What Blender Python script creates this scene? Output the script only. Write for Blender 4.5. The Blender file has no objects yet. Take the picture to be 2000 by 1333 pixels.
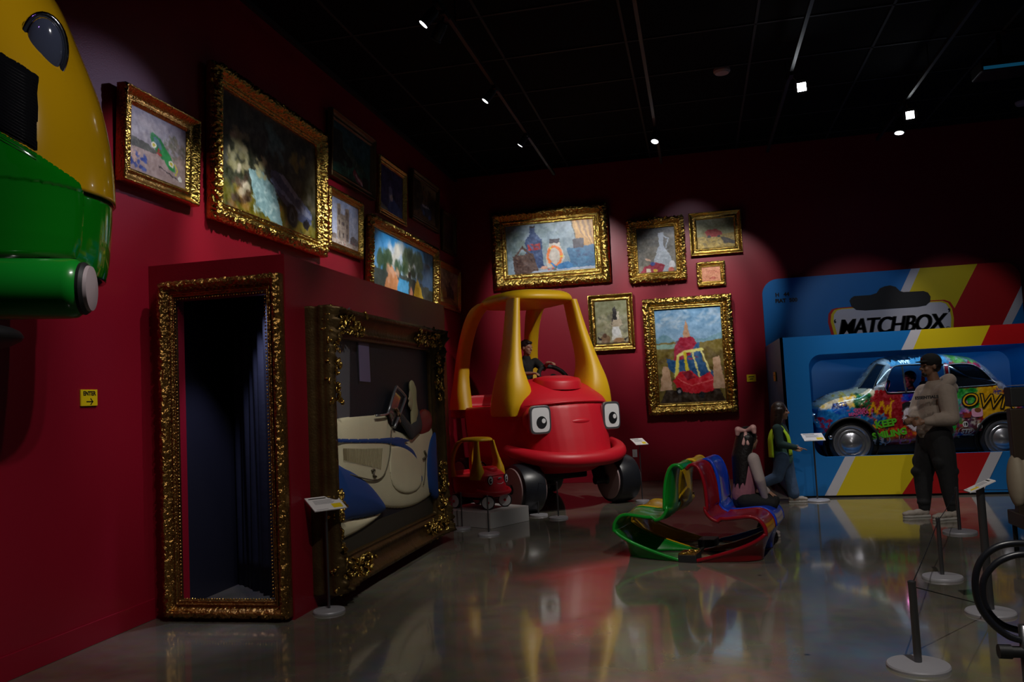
import bpy, bmesh, math, random
import numpy as np
from mathutils import Vector, Matrix, noise

S = bpy.context.scene
COL = S.collection
R = math.radians
# ------------------------------------------------------------------ camera
CAM_H = 1.6
YAW, PITCH, ROLL, FPX = R(12.451), R(3.871), R(-2.798), 1620.5
_fw = Vector((-math.sin(YAW)*math.cos(PITCH), math.cos(YAW)*math.cos(PITCH), math.sin(PITCH)))
_r0 = Vector((math.cos(YAW), math.sin(YAW), 0)); _u0 = _r0.cross(_fw)
_rt = _r0*math.cos(ROLL) + _u0*math.sin(ROLL)
_up = -_r0*math.sin(ROLL) + _u0*math.cos(ROLL)
cam_data = bpy.data.cameras.new('camera'); cam = bpy.data.objects.new('camera', cam_data)
COL.objects.link(cam); S.camera = cam
cam_data.sensor_width = 36.0; cam_data.lens = FPX/2000*36.0
cam_data.clip_start = 0.05; cam_data.clip_end = 100
cam.matrix_world = Matrix((( _rt.x, _up.x, -_fw.x, 0), (_rt.y, _up.y, -_fw.y, 0), (_rt.z, _up.z, -_fw.z, CAM_H), (0, 0, 0, 1)))
CAMP = Vector((0, 0, CAM_H))
def ray(x, y): return _fw + _rt*((x-1000)/FPX) - _up*((y-666.5)/FPX)
def atZ(x, y, z=0.0):
    d = ray(x, y); return CAMP + d*((z-CAM_H)/d.z)
def atX(x, y, X):
    d = ray(x, y); return CAMP + d*(X/d.x)
def atY(x, y, Y):
    d = ray(x, y); return CAMP + d*(Y/d.y)

# ------------------------------------------------------------------ world, exposure
W = bpy.data.worlds.new('world'); S.world = W; W.use_nodes = True
W.node_tree.nodes['Background'].inputs[0].default_value = (0.55, 0.6, 0.75, 1)
W.node_tree.nodes['Background'].inputs[1].default_value = 0.012
S.view_settings.view_transform = 'Standard'; S.view_settings.look = 'None'
S.view_settings.gamma = 1.0; S.view_settings.use_curve_mapping = False
S.view_settings.exposure = 0.0
S.cycles.max_bounces = 6; S.cycles.sample_clamp_indirect = 4.0
S.cycles.caustics_reflective = False; S.cycles.caustics_refractive = False

# ------------------------------------------------------------------ gallery lighting (spots set clear of the fixtures built below, several added for brightness)
def spot(pos, target, watts, angle=30, blend=0.6, color=(1, 0.93, 0.82), radius=0.04, spec=1.0):
    l = bpy.data.lights.new('spot_beam', 'SPOT'); l.energy = watts; l.spot_size = R(angle); l.spot_blend = blend
    l.color = color; l.shadow_soft_size = radius; l.specular_factor = spec
    o = bpy.data.objects.new('spot_beam', l); COL.objects.link(o); o.location = pos
    o.rotation_euler = (Vector(target)-Vector(pos)).to_track_quat('-Z', 'Y').to_euler()
    return o
XL, YB, ZC = -4.28, 15.0, 5.8
WARM = (1, .95, .88); COOL = (.86, .9, 1); WHITE = (1, .97, .97)
LIGHTS = [
    # pos, target, watts, cone angle, colour
    ((-2.20, 5.7, 5.30), (-4.28, 5.9, 2.9), 160, 40, WHITE),      # green car picture and the wall under it
    ((-1.62, 8.3, 5.30), (-4.28, 5.25, 3.65), 58, 24, (.72, .62, 1)),    # cool sheen on the wall beside it
    ((-2.00, 7.0, 5.30), (-4.28, 7.3, 3.0), 300, 40, WARM),        # big ornate picture
    ((-2.00, 9.0, 5.30), (-4.28, 9.2, 2.9), 230, 40, WHITE),       # church picture
    ((-2.00, 11.0, 5.30), (-4.28, 11.3, 2.8), 330, 42, WHITE),     # tents picture
    ((-2.20, 13.0, 5.30), (-4.28, 13.2, 2.5), 150, 36, WHITE),     # train picture
    ((-2.75, 8.0, 5.30), (-3.08, 8.0, 2.55), 120, 20, WARM),         # hot patch on the chamber side
    ((-1.90, 4.4, 5.30), (-4.28, 5.7, .9), 42, 46, WARM),         # low left wall
    ((-.38, 5.2, 5.30), (-3.0, 7.7, 1.2), 170, 34, WARM),          # roadster picture
    ((-.38, 4.6, 5.30), (-3.6, 5.9, 1.2), 42, 28, WARM),           # doorway frame
    ((-2.1, 11.6, 5.30), (-2.2, 15.0, 3.4), 400, 50, WHITE),       # wide picture on the back wall
    ((-.15, 11.9, 5.30), (-.2, 15.0, 3.3), 230, 40, WHITE),        # pale figure picture
    ((.75, 12.2, 5.30), (.6, 15.0, 3.3), 150, 36, WHITE),          # desert, sketch pictures
    ((.4, 11.6, 5.30), (-.2, 15.0, 2.1), 300, 30, WHITE),          # large meadow picture
    ((.05, 12.9, 5.30), (.0, 15.0, 4.2), 14, 40, (.8, .82, 1)),      # cool sheen above
    ((1.38, 9.9, 5.30), (-1.6, 11.9, 2.1), 560, 46, WARM),         # giant toy car, from the right
    ((.9, 8.6, 5.30), (-1.4, 11.8, 1.5), 200, 36, WARM),           # giant toy car, front
    ((1.38, 10.9, 5.25), (1.9, 12.3, 1.3), 210, 62, WHITE),        # packaging display
    ((3.1, 10.9, 5.25), (3.3, 12.3, 1.3), 240, 66, WHITE),
    ((1.38, 9.6, 5.25), (2.75, 14.8, 2.5), 150, 25, WHITE),         # header card
    ((3.1, 9.9, 5.25), (4.2, 14.8, 2.5), 110, 24, WHITE),            # header card, right half
    ((-1.2, 8.6, 5.30), (-4.28, 9.4, 3.7), 120, 30, WHITE),         # upper row on the left wall
    ((-1.2, 11.3, 5.30), (-4.28, 12.1, 3.4), 120, 28, WHITE),
    ((-.38, 3.0, 5.30), (-3.2, 3.7, 2.9), 170, 50, WHITE),         # hanging vehicle nose
    ((1.38, 3.0, 5.30), (1.8, 6.2, 0.0), 480, 74, WARM),            # floor at the right
    ((-.38, 2.6, 5.30), (-2.0, 5.0, 0.0), 230, 66, WARM),           # floor at the left
    ((-.38, 6.4, 5.30), (-.4, 7.6, .3), 120, 66, WARM),              # benches and floor centre
    ((3.1, 7.4, 5.30), (2.4, 10.4, 1.0), 130, 30, WARM),            # man and floor at the right
    ((-2.25, 1.6, 5.30), (-4.28, 4.6, 2.0), 9, 30, (.45, .2, 1)),    # faint violet wash low on the wall
]
for p, t, w, a, c in LIGHTS: spot(p, t, w, a, color=c)

# ------------------------------------------------------------------ materials
def lin(c):
    return tuple((v/12.92 if v <= .04045 else ((v+.055)/1.055)**2.4) for v in (x/255 for x in c[:3]))
def mat(name, col, rough=.5, metal=0., coat=0., spec=.5, sub=None, bump=None, emit=None, var=None, trans=0., sheen=0.):
    """col is linear rgb. bump=(scale, strength, kind); var=(scale, amount) mottles the colour."""
    m = bpy.data.materials.new(name); m.use_nodes = True
    nt = m.node_tree; b = nt.nodes['Principled BSDF']
    b.inputs['Base Color'].default_value = (*col, 1); b.inputs['Roughness'].default_value = rough
    b.inputs['Metallic'].default_value = metal; b.inputs['Coat Weight'].default_value = coat
    b.inputs['Coat Roughness'].default_value = .04
    b.inputs['Specular IOR Level'].default_value = spec
    b.inputs['Transmission Weight'].default_value = trans
    b.inputs['Sheen Weight'].default_value = sheen
    if emit:
        b.inputs['Emission Color'].default_value = (*emit[0], 1); b.inputs['Emission Strength'].default_value = emit[1]
    tc = nt.nodes.new('ShaderNodeTexCoord')
    if var:
        n = nt.nodes.new('ShaderNodeTexNoise'); n.inputs['Scale'].default_value = var[0]; n.inputs['Detail'].default_value = 5
        nt.links.new(tc.outputs['Object'], n.inputs['Vector'])
        mx = nt.nodes.new('ShaderNodeMix'); mx.data_type = 'RGBA'
        mx.inputs[6].default_value = (*[v*(1-var[1]) for v in col], 1); mx.inputs[7].default_value = (*[min(1, v*(1+var[1])) for v in col], 1)
        nt.links.new(n.outputs['Fac'], mx.inputs[0]); nt.links.new(mx.outputs[2], b.inputs['Base Color'])
    if bump:
        n = nt.nodes.new('ShaderNodeTexNoise' if bump[2] == 'noise' else 'ShaderNodeTexVoronoi'); n.inputs['Scale'].default_value = bump[0]
        nt.links.new(tc.outputs['Object'], n.inputs['Vector'])
        bp = nt.nodes.new('ShaderNodeBump'); bp.inputs['Strength'].default_value = bump[1]; bp.inputs['Distance'].default_value = .01
        nt.links.new(n.outputs[0], bp.inputs['Height']); nt.links.new(bp.outputs[0], b.inputs['Normal'])
    return m
M = {}
M['wall'] = mat('red_wall_paint', (.26, .004, .018), .42, spec=.45, bump=(90, .08, 'noise'))
M['skirt'] = mat('red_skirting', (.26, .004, .018), .35, spec=.5)
M['ceil'] = mat('black_ceiling', (.003, .003, .004), .9, spec=.1)
M['black'] = mat('matt_black', (.008, .008, .009), .55)
M['blackmetal'] = mat('black_metal', (.012, .012, .014), .35, metal=.3)
M['gunmetal'] = mat('grey_metal', (.16, .16, .17), .32, metal=.9, bump=(60, .05, 'noise'))
M['steel'] = mat('brushed_steel', (.42, .42, .45), .28, metal=.9, bump=(60, .05, 'noise'))
M['postbase'] = mat('pale_grey_post_base', (.36, .35, .38), .42, metal=.15)
M['eye'] = mat('dark_eye', (.03, .02, .015), .15)
M['chrome'] = mat('chrome', (.7, .7, .74), .1, metal=1)
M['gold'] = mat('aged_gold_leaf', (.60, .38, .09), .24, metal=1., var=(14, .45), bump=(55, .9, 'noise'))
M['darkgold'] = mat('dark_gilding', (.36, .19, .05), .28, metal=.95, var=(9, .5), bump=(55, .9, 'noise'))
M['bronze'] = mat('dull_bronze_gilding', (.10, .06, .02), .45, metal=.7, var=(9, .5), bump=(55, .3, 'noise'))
M['toyred'] = mat('red_moulded_plastic', (.60, .008, .022), .42, spec=.5, bump=(160, .1, 'noise'))
M['toyyellow'] = mat('yellow_moulded_plastic', (.72, .42, .008), .42, spec=.5, bump=(160, .1, 'noise'))
M['tyre'] = mat('black_tyre', (.012, .013, .018), .35, spec=.5)
M['white'] = mat('white_plastic', (.75, .75, .77), .35)
M['plinth'] = mat('white_painted_plinth', (.6, .58, .57), .5, var=(3, .12))
M['glossgreen'] = mat('gloss_green_lacquer', (.006, .24, .02), .28, coat=.45, spec=.25)
M['glossyellow'] = mat('gloss_yellow_lacquer', (.75, .44, .008), .28, coat=.45, spec=.25)
M['glossred'] = mat('gloss_dark_red_lacquer', (.24, .003, .010), .28, coat=.45, spec=.25)
M['glossblue'] = mat('gloss_blue_lacquer', (.008, .05, .55), .28, coat=.45, spec=.25)
M['skin'] = mat('skin', (.33, .17, .11), .5, bump=(120, .1, 'noise'))
M['skindark'] = mat('tan_skin', (.22, .11, .065), .5, bump=(120, .1, 'noise'))
M['hair'] = mat('black_hair', (.008, .006, .006), .45, bump=(50, .5, 'noise'))
M['brownhair'] = mat('dark_brown_hair', (.03, .014, .008), .45, bump=(50, .5, 'noise'))
M['hoodie'] = mat('taupe_fleece', (.30, .235, .19), .85, var=(8, .12), bump=(35, .35, 'noise'), sheen=.2)
M['blackcloth'] = mat('black_cloth', (.006, .006, .007), .85, bump=(25, .4, 'noise'))
M['denim'] = mat('blue_denim', (.05, .09, .17), .85, var=(7, .45), bump=(30, .4, 'noise'))
M['pinkcloth'] = mat('dusty_pink_knit', (.28, .10, .13), .85, var=(10, .2), bump=(40, .3, 'noise'))
M['greycloth'] = mat('pale_grey_knit', (.36, .29, .28), .85, bump=(40, .3, 'noise'))
M['hivis'] = mat('hi_vis_yellow_cloth', (.55, .85, .02), .7, bump=(40, .2, 'noise'))
M['greenknit'] = mat('dark_green_knit', (.015, .045, .04), .85, bump=(40, .2, 'noise'))
M['mint'] = mat('teal_print_cloth', (.07, .17, .14), .8, var=(20, .5))
M['shoe'] = mat('beige_grey_trainer', (.34, .29, .25), .7, bump=(50, .3, 'noise'))
M['sole'] = mat('pale_rubber_sole', (.42, .39, .36), .6)
M['paper'] = mat('white_label_card', (.75, .72, .72), .4)
M['ink'] = mat('black_ink', (.006, .006, .008), .5)
M['greyink'] = mat('grey_print', (.35, .34, .36), .5)
M['signyellow'] = mat('yellow_card', (.80, .58, .005), .45)
M['mbblue'] = mat('sky_blue_board', (.006, .17, .50), .45)
M['mbyellow'] = mat('lemon_yellow_board', (.74, .56, .006), .45)
M['mbred'] = mat('bright_red_board', (.50, .003, .006), .45)
M['mbwhite'] = mat('white_board', (.62, .60, .64), .45)
M['mbtray'] = mat('blue_tray_plastic', (.006, .13, .36), .45)
M['darkglass'] = mat('dark_glass', (.004, .005, .007), .05, coat=1)
M['brownleather'] = mat('dark_brown_panel', (.03, .018, .01), .45)
M['beige'] = mat('beige_upholstery', (.34, .28, .2), .7)

def attr_mat(name, rough=.4, coat=0., bump=None, metal=0.):
    m = bpy.data.materials.new(name); m.use_nodes = True; nt = m.node_tree; b = nt.nodes['Principled BSDF']
    a = nt.nodes.new('ShaderNodeAttribute'); a.attribute_name = 'paint'
    nt.links.new(a.outputs['Color'], b.inputs['Base Color'])
    b.inputs['Roughness'].default_value = rough; b.inputs['Coat Weight'].default_value = coat; b.inputs['Metallic'].default_value = metal
    if bump:
        tc = nt.nodes.new('ShaderNodeTexCoord'); n = nt.nodes.new('ShaderNodeTexNoise'); n.inputs['Scale'].default_value = bump[0]
        nt.links.new(tc.outputs['Object'], n.inputs['Vector'])
        bp = nt.nodes.new('ShaderNodeBump'); bp.inputs['Strength'].default_value = bump[1]; bp.inputs['Distance'].default_value = .005
        nt.links.new(n.outputs[0], bp.inputs['Height']); nt.links.new(bp.outputs[0], b.inputs['Normal'])
    return m
M['paint'] = attr_mat('oil_paint_on_canvas', .38, bump=(60, .25))
M['carpaint'] = attr_mat('graffiti_car_lacquer', .18, coat=.8)

def floor_mat():
    m = bpy.data.materials.new('polished_concrete'); m.use_nodes = True; nt = m.node_tree; b = nt.nodes['Principled BSDF']
    tc = nt.nodes.new('ShaderNodeTexCoord')
    n1 = nt.nodes.new('ShaderNodeTexNoise'); n1.inputs['Scale'].default_value = .9; n1.inputs['Detail'].default_value = 8; n1.inputs['Distortion'].default_value = .6
    n2 = nt.nodes.new('ShaderNodeTexNoise'); n2.inputs['Scale'].default_value = 9; n2.inputs['Detail'].default_value = 8
    n3 = nt.nodes.new('ShaderNodeTexNoise'); n3.inputs['Scale'].default_value = 160
    for n in (n1, n2, n3): nt.links.new(tc.outputs['Object'], n.inputs['Vector'])
    r1 = nt.nodes.new('ShaderNodeValToRGB'); r1.color_ramp.elements[0].position = .3; r1.color_ramp.elements[1].position = .72
    r1.color_ramp.elements[0].color = (.092, .083, .064, 1); r1.color_ramp.elements[1].color = (.21, .188, .150, 1)
    nt.links.new(n1.outputs[0], r1.inputs[0])
    mx = nt.nodes.new('ShaderNodeMix'); mx.data_type = 'RGBA'; mx.blend_type = 'OVERLAY'; mx.inputs[0].default_value = .35
    nt.links.new(r1.outputs[0], mx.inputs[6]); nt.links.new(n2.outputs[1], mx.inputs[7])
    # a few dark spots of wear
    v = nt.nodes.new('ShaderNodeTexVoronoi'); v.inputs['Scale'].default_value = 2.1; nt.links.new(tc.outputs['Object'], v.inputs['Vector'])
    vr = nt.nodes.new('ShaderNodeValToRGB'); vr.color_ramp.elements[0].position = .02; vr.color_ramp.elements[1].position = .05
    vr.color_ramp.elements[0].color = (.25, .25, .25, 1); vr.color_ramp.elements[1].color = (1, 1, 1, 1)
    nt.links.new(v.outputs[0], vr.inputs[0])
    m2 = nt.nodes.new('ShaderNodeMix'); m2.data_type = 'RGBA'; m2.blend_type = 'MULTIPLY'; m2.inputs[0].default_value = 1
    nt.links.new(mx.outputs[2], m2.inputs[6]); nt.links.new(vr.outputs[0], m2.inputs[7]); nt.links.new(m2.outputs[2], b.inputs['Base Color'])
    rr = nt.nodes.new('ShaderNodeMapRange'); rr.inputs[3].default_value = .05; rr.inputs[4].default_value = .15
    nt.links.new(n2.outputs[0], rr.inputs[0]); nt.links.new(rr.outputs[0], b.inputs['Roughness'])
    bp = nt.nodes.new('ShaderNodeBump'); bp.inputs['Strength'].default_value = .018; bp.inputs['Distance'].default_value = .01
    nt.links.new(n2.outputs[0], bp.inputs['Height']); nt.links.new(bp.outputs[0], b.inputs['Normal'])
    b.inputs['Specular IOR Level'].default_value = .7
    b.inputs['Coat Weight'].default_value = .35; b.inputs['Coat Roughness'].default_value = .05
    return m
M['floor'] = floor_mat()

# ------------------------------------------------------------------ mesh helpers
def link_mesh(name, me, m, parent=None, smooth=False):
    o = bpy.data.objects.new(name, me); COL.objects.link(o)
    if m is not None and not me.materials: me.materials.append(M[m] if isinstance(m, str) else m)
    if smooth: me.shade_smooth()
    if parent is not None: o.parent = parent
    return o
def basis(z):
    z = Vector(z).normalized(); x = z.orthogonal().normalized(); return Matrix((x, z.cross(x), z)).transposed()
class MB:
    def __init__(s): s.v = []; s.f = []
    def add(s, vs, fs):
        o = len(s.v); s.v += [tuple(v) for v in vs]; s.f += [tuple(i+o for i in f) for f in fs]; return s
    def box(s, c, size, rot=None):
        c = Vector(c); h = Vector(size)*.5; vs = []
        for x in (-1, 1):
            for y in (-1, 1):
                for z in (-1, 1):
                    p = Vector((x*h.x, y*h.y, z*h.z)); vs.append(c+(rot @ p if rot else p))
        return s.add(vs, [(0, 1, 3, 2), (4, 6, 7, 5), (0, 4, 5, 1), (2, 3, 7, 6), (0, 2, 6, 4), (1, 5, 7, 3)])
    def bbox(s, a, b):
        return s.box([(i+j)/2 for i, j in zip(a, b)], [abs(j-i) for i, j in zip(a, b)])
    def lathe(s, prof, c=(0, 0, 0), axis=(0, 0, 1), n=32, cap=True):
        B = basis(axis); c = Vector(c); vs = []; fs = []
        for r, h in prof:
            for k in range(n):
                a = 2*math.pi*k/n; vs.append(c + B @ Vector((r*math.cos(a), r*math.sin(a), h)))
        for i in range(len(prof)-1):
            for k in range(n):
                fs.append((i*n+k, i*n+(k+1) % n, (i+1)*n+(k+1) % n, (i+1)*n+k))
        if cap:
            fs.append(tuple(range(n-1, -1, -1))); fs.append(tuple(range((len(prof)-1)*n, len(prof)*n)))
        return s.add(vs, fs)
    def cyl(s, p0, p1, r, r1=None, n=20):
        p0, p1 = Vector(p0), Vector(p1); return s.lathe([(r, 0), (r if r1 is None else r1, (p1-p0).length)], p0, p1-p0, n)
    def tube(s, pts, r, n=10, closed=False, cap=True):
        pts = [Vector(p) for p in pts]; m = len(pts); vs = []; fs = []; prev = None
        for i, p in enumerate(pts):
            if closed: t = pts[(i+1) % m]-pts[i-1]
            else: t = pts[min(i+1, m-1)]-pts[max(i-1, 0)]
            t.normalize()
            if prev is None: x = t.orthogonal().normalized()
            else: x = (prev - t*prev.dot(t)).normalized()
            prev = x; y = t.cross(x); rr = r[i] if isinstance(r, (list, tuple)) else r
            for k in range(n):
                a = 2*math.pi*k/n; vs.append(p + x*(rr*math.cos(a)) + y*(rr*math.sin(a)))
        L = m if closed else m-1
        for i in range(L):
            j = (i+1) % m
            for k in range(n): fs.append((i*n+k, i*n+(k+1) % n, j*n+(k+1) % n, j*n+k))
        if not closed and cap:
            fs.append(tuple(range(n-1, -1, -1))); fs.append(tuple(range((m-1)*n, m*n)))
        return s.add(vs, fs)
    def ell(s, c, rad, rot=None, n=16):
        c = Vector(c); vs = []; fs = []; m = n//2
        vs.append(c+(rot @ Vector((0, 0, rad[2])) if rot else Vector((0, 0, rad[2]))))
        for i in range(1, m):
            t = math.pi*i/m
            for k in range(n):
                a = 2*math.pi*k/n; p = Vector((rad[0]*math.sin(t)*math.cos(a), rad[1]*math.sin(t)*math.sin(a), rad[2]*math.cos(t)))
                vs.append(c+(rot @ p if rot else p))
        vs.append(c-(rot @ Vector((0, 0, rad[2])) if rot else Vector((0, 0, rad[2]))))
        for k in range(n): fs.append((0, 1+k, 1+(k+1) % n))
        for i in range(m-2):
            for k in range(n): fs.append((1+i*n+k, 1+(i+1)*n+k, 1+(i+1)*n+(k+1) % n, 1+i*n+(k+1) % n))
        b = 1+(m-2)*n; e = len(vs)-1
        for k in range(n): fs.append((b+k, e, b+(k+1) % n))
        return s.add(vs, fs)
    def cap(s, p0, r0, p1, r1, n=14):
        """a capsule that tapers from p0 to p1"""
        p0, p1 = Vector(p0), Vector(p1); d = p1-p0; L = max(d.length, 1e-5)
        pr = [(max(r0*math.sin(a), 1e-4), -r0*math.cos(a)) for a in [math.pi/2*i/4 for i in range(5)]]
        pr += [(max(r1*math.cos(a), 1e-4), L+r1*math.sin(a)) for a in [math.pi/2*i/4 for i in range(5)]]
        return s.lathe(pr, p0, d, n)
    def prism(s, pts, d, T=None):
        """pts = list of (x,y); extruded 0..d along z, then mapped by T"""
        T = T or (lambda p: p); n = len(pts)
        vs = [T(Vector((x, y, 0))) for x, y in pts]+[T(Vector((x, y, d))) for x, y in pts]
        return s.add(vs, [tuple(range(n-1, -1, -1)), tuple(range(n, 2*n))]+[(i, (i+1) % n, n+(i+1) % n, n+i) for i in range(n)])
    def grid(s, P, closed_u=False):
        """P = rows of points"""
        h = len(P); w = len(P[0]); fs = []
        for i in range(h-1):
            for k in range(w if closed_u else w-1): fs.append((i*w+k, i*w+(k+1) % w, (i+1)*w+(k+1) % w, (i+1)*w+k))
        return s.add([p for r in P for p in r], fs)
    def mesh(s, name='mesh'):
        me = bpy.data.meshes.new(name); me.from_pydata(s.v, [], s.f); me.update(); return me
    def build(s, name, m, parent=None, smooth=False, bevel=0, solid=0, sub=0, angle=None):
        me = s.mesh(name); bm = bmesh.new(); bm.from_mesh(me); bmesh.ops.recalc_face_normals(bm, faces=bm.faces); bm.to_mesh(me); bm.free()
        o = link_mesh(name, me, m, parent, smooth)
        if solid:
            md = o.modifiers.new('solid', 'SOLIDIFY'); md.thickness = solid; md.offset = 0
        if bevel:
            md = o.modifiers.new('bevel', 'BEVEL'); md.width = bevel; md.segments = 3; md.limit_method = 'ANGLE'
        if sub:
            md = o.modifiers.new('sub', 'SUBSURF'); md.levels = md.render_levels = sub
        if angle: me.shade_smooth(); me.set_sharp_from_angle(angle=R(angle))
        return o
def bake(o):
    """apply the modifiers of o"""
    dg = bpy.context.evaluated_depsgraph_get(); me = bpy.data.meshes.new_from_object(o.evaluated_get(dg)); o.modifiers.clear()
    old = o.data; o.data = me; bpy.data.meshes.remove(old); return o
def blob(mb, name, m, parent=None, voxel=.012, smooth=3, dec=None):
    """fuse overlapping closed shapes into one continuous smooth surface"""
    o = mb.build(name, m, parent)
    md = o.modifiers.new('r', 'REMESH'); md.mode = 'VOXEL'; md.voxel_size = voxel
    md = o.modifiers.new('s', 'SMOOTH'); md.factor = .5; md.iterations = smooth
    bake(o); o.data.shade_smooth(); return o
def tag(o, label, cat, group=None, kind=None):
    if label: o['label'] = label
    if cat: o['category'] = cat
    if group: o['group'] = group
    if kind: o['kind'] = kind
    return o
def thing(name, label, cat, loc=(0, 0, 0), rz=0., group=None, mw=None):
    o = bpy.data.objects.new(name, None); COL.objects.link(o); o.empty_display_size = .1
    if mw is not None: o.matrix_world = mw
    else: o.location = loc; o.rotation_euler = (0, 0, rz)
    return tag(o, label, cat, group)
def frame_mat(o, x, y, z):
    x, y, z = Vector(x), Vector(y), Vector(z)
    return Matrix(((x.x, y.x, z.x, o[0]), (x.y, y.y, z.y, o[1]), (x.z, y.z, z.z, o[2]), (0, 0, 0, 1)))
def text(s, size, name, m, parent, at, x=(1, 0, 0), y=(0, 0, 1), bold=0., shear=0., depth=.002, sx=1., align='CENTER', warp=None, space=1.):
    c = bpy.data.curves.new('t', 'FONT'); c.body = s; c.size = size; c.offset = bold; c.shear = shear; c.extrude = depth
    c.align_x = align; c.align_y = 'CENTER'; c.space_character = space; c.resolution_u = 4
    o = bpy.data.objects.new('t', c); COL.objects.link(o)
    dg = bpy.context.evaluated_depsgraph_get(); dg.update(); me = bpy.data.meshes.new_from_object(o.evaluated_get(dg))
    bpy.data.objects.remove(o); bpy.data.curves.remove(c)
    X, Y = Vector(x).normalized(), Vector(y).normalized(); Z = X.cross(Y); at = Vector(at)
    for v in me.vertices:
        p = v.co.copy()
        v.co = warp(p.x*sx, p.y, p.z) if warp else at + X*(p.x*sx) + Y*p.y + Z*(p.z+depth)
    me.materials.clear()
    return link_mesh(name, me, m, parent)

# ------------------------------------------------------------------ painted surfaces: a small raster the script paints, carried by the vertices
class Ras:
    def __init__(s, w, h, top, bot=None):
        s.w, s.h = w, h; s.a = np.zeros((h, w, 3)); bot = bot or top
        t = np.linspace(0, 1, h)[:, None, None]; s.a[:] = np.array(top)*(1-t)+np.array(bot)*t
        s.X, s.Y = np.meshgrid((np.arange(w)+.5)/w, (np.arange(h)+.5)/h); s.rng = np.random.RandomState(7); s.asp = h/w
    def mix(s, mask, col, al=1.):
        m = (np.clip(mask, 0, 1)*al)[..., None]; s.a = s.a*(1-m)+np.array(col)*m; return s
    def ell(s, cx, cy, rx, ry, col, rot=0, al=1., soft=.12):
        dx, dy = s.X-cx, (s.Y-cy); c, n = math.cos(rot), math.sin(rot)
        u, v = (dx*c+dy*s.asp*n)/rx, (-dx*n/s.asp+dy*c)/ry
        return s.mix((1-np.sqrt(u*u+v*v))/soft, col, al)
    def poly(s, pts, col, al=1.):
        x, y = s.X, s.Y; ins = np.zeros(x.shape, bool); n = len(pts)
        for i in range(n):
            (x0, y0), (x1, y1) = pts[i], pts[(i+1) % n]
            if y0 == y1: continue
            c = ((y0 > y) != (y1 > y)) & (x < (x1-x0)*(y-y0)/(y1-y0)+x0); ins ^= c
        return s.mix(ins.astype(float), col, al)
    def rect(s, x0, y0, x1, y1, col, al=1.): return s.mix(((s.X >= x0) & (s.X <= x1) & (s.Y >= y0) & (s.Y <= y1)).astype(float), col, al)
    def line(s, pts, w, col, al=1.):
        d = np.full(s.X.shape, 9.)
        for (x0, y0), (x1, y1) in zip(pts[:-1], pts[1:]):
            vx, vy = x1-x0, (y1-y0)*s.asp; L = vx*vx+vy*vy+1e-12
            t = np.clip(((s.X-x0)*vx+(s.Y-y0)*s.asp*vy)/L, 0, 1)
            d = np.minimum(d, np.hypot(s.X-x0-t*vx, (s.Y-y0)*s.asp-t*vy))
        return s.mix((w-d)/(w*.4+1e-9), col, al)
    def dabs(s, n, box, cols, r=(.01, .03), al=.7, ar=.6):
        for _ in range(n):
            x = s.rng.uniform(box[0], box[2]); y = s.rng.uniform(box[1], box[3]); q = s.rng.uniform(*r)
            s.ell(x, y, q, q*ar/s.asp if s.asp else q, cols[s.rng.randint(len(cols))], s.rng.uniform(-1, 1), al, .5)
        return s
    def grain(s, amt=12):
        # drag the paint about a little, like brush strokes, then add weave
        def nz(k, q):
            g = s.rng.normal(0, q, (s.h//k+3, s.w//k+3)); yy, xx = np.arange(s.h)/k, np.arange(s.w)/k; y0, x0 = yy.astype(int), xx.astype(int); fy, fx = (yy-y0)[:, None], (xx-x0)[None, :]
            return g[np.ix_(y0, x0)]*(1-fy)*(1-fx)+g[np.ix_(y0+1, x0)]*fy*(1-fx)+g[np.ix_(y0, x0+1)]*(1-fy)*fx+g[np.ix_(y0+1, x0+1)]*fy*fx
        q = s.w/150.; dy, dx = nz(5, .6*q)+nz(2, .3*q), nz(5, .6*q)+nz(2, .3*q); J, I = np.mgrid[0:s.h, 0:s.w]
        s.a = s.a[np.clip(J+dy, 0, s.h-1).astype(int), np.clip(I+dx, 0, s.w-1).astype(int)]
        s.a = s.a+(nz(4, 9)+nz(9, 8))[..., None]
        k = s.rng.normal(0, amt, (s.h, s.w, 1)); k2 = np.repeat(np.repeat(s.rng.normal(0, amt, (s.h//4+1, s.w//4+1, 1)), 4, 0), 4, 1)[:s.h, :s.w]
        s.a = np.clip(s.a+k*.5+k2*.6, 0, 255); return s
    def lin(s):
        v = s.a/255.; return np.where(v <= .04045, v/12.92, ((v+.055)/1.055)**2.4)
def paint_attr(me, cols):
    at = me.color_attributes.new('paint', 'FLOAT_COLOR', 'POINT'); c = np.ones((len(cols), 4), np.float32); c[:, :3] = cols
    at.data.foreach_set('color', c.ravel())
def ras_sheet(ras, W, H, w=0., name='canvas', parent=None, m='paint', T=None):
    """the raster as a sheet W x H; local x across, y up, z out"""
    nx, ny = ras.w, ras.h; T = T or (lambda x, y: (x, y, w))
    vs = [T((i/(nx-1)-.5)*W, (1-j/(ny-1))*H) for j in range(ny) for i in range(nx)]
    fs = [(j*nx+i, (j+1)*nx+i, (j+1)*nx+i+1, j*nx+i+1) for j in range(ny-1) for i in range(nx-1)]
    me = bpy.data.meshes.new(name); me.from_pydata(vs, [], fs); me.update()
    paint_attr(me, ras.lin().reshape(-1, 3)); return link_mesh(name, me, m, parent, True)
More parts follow.
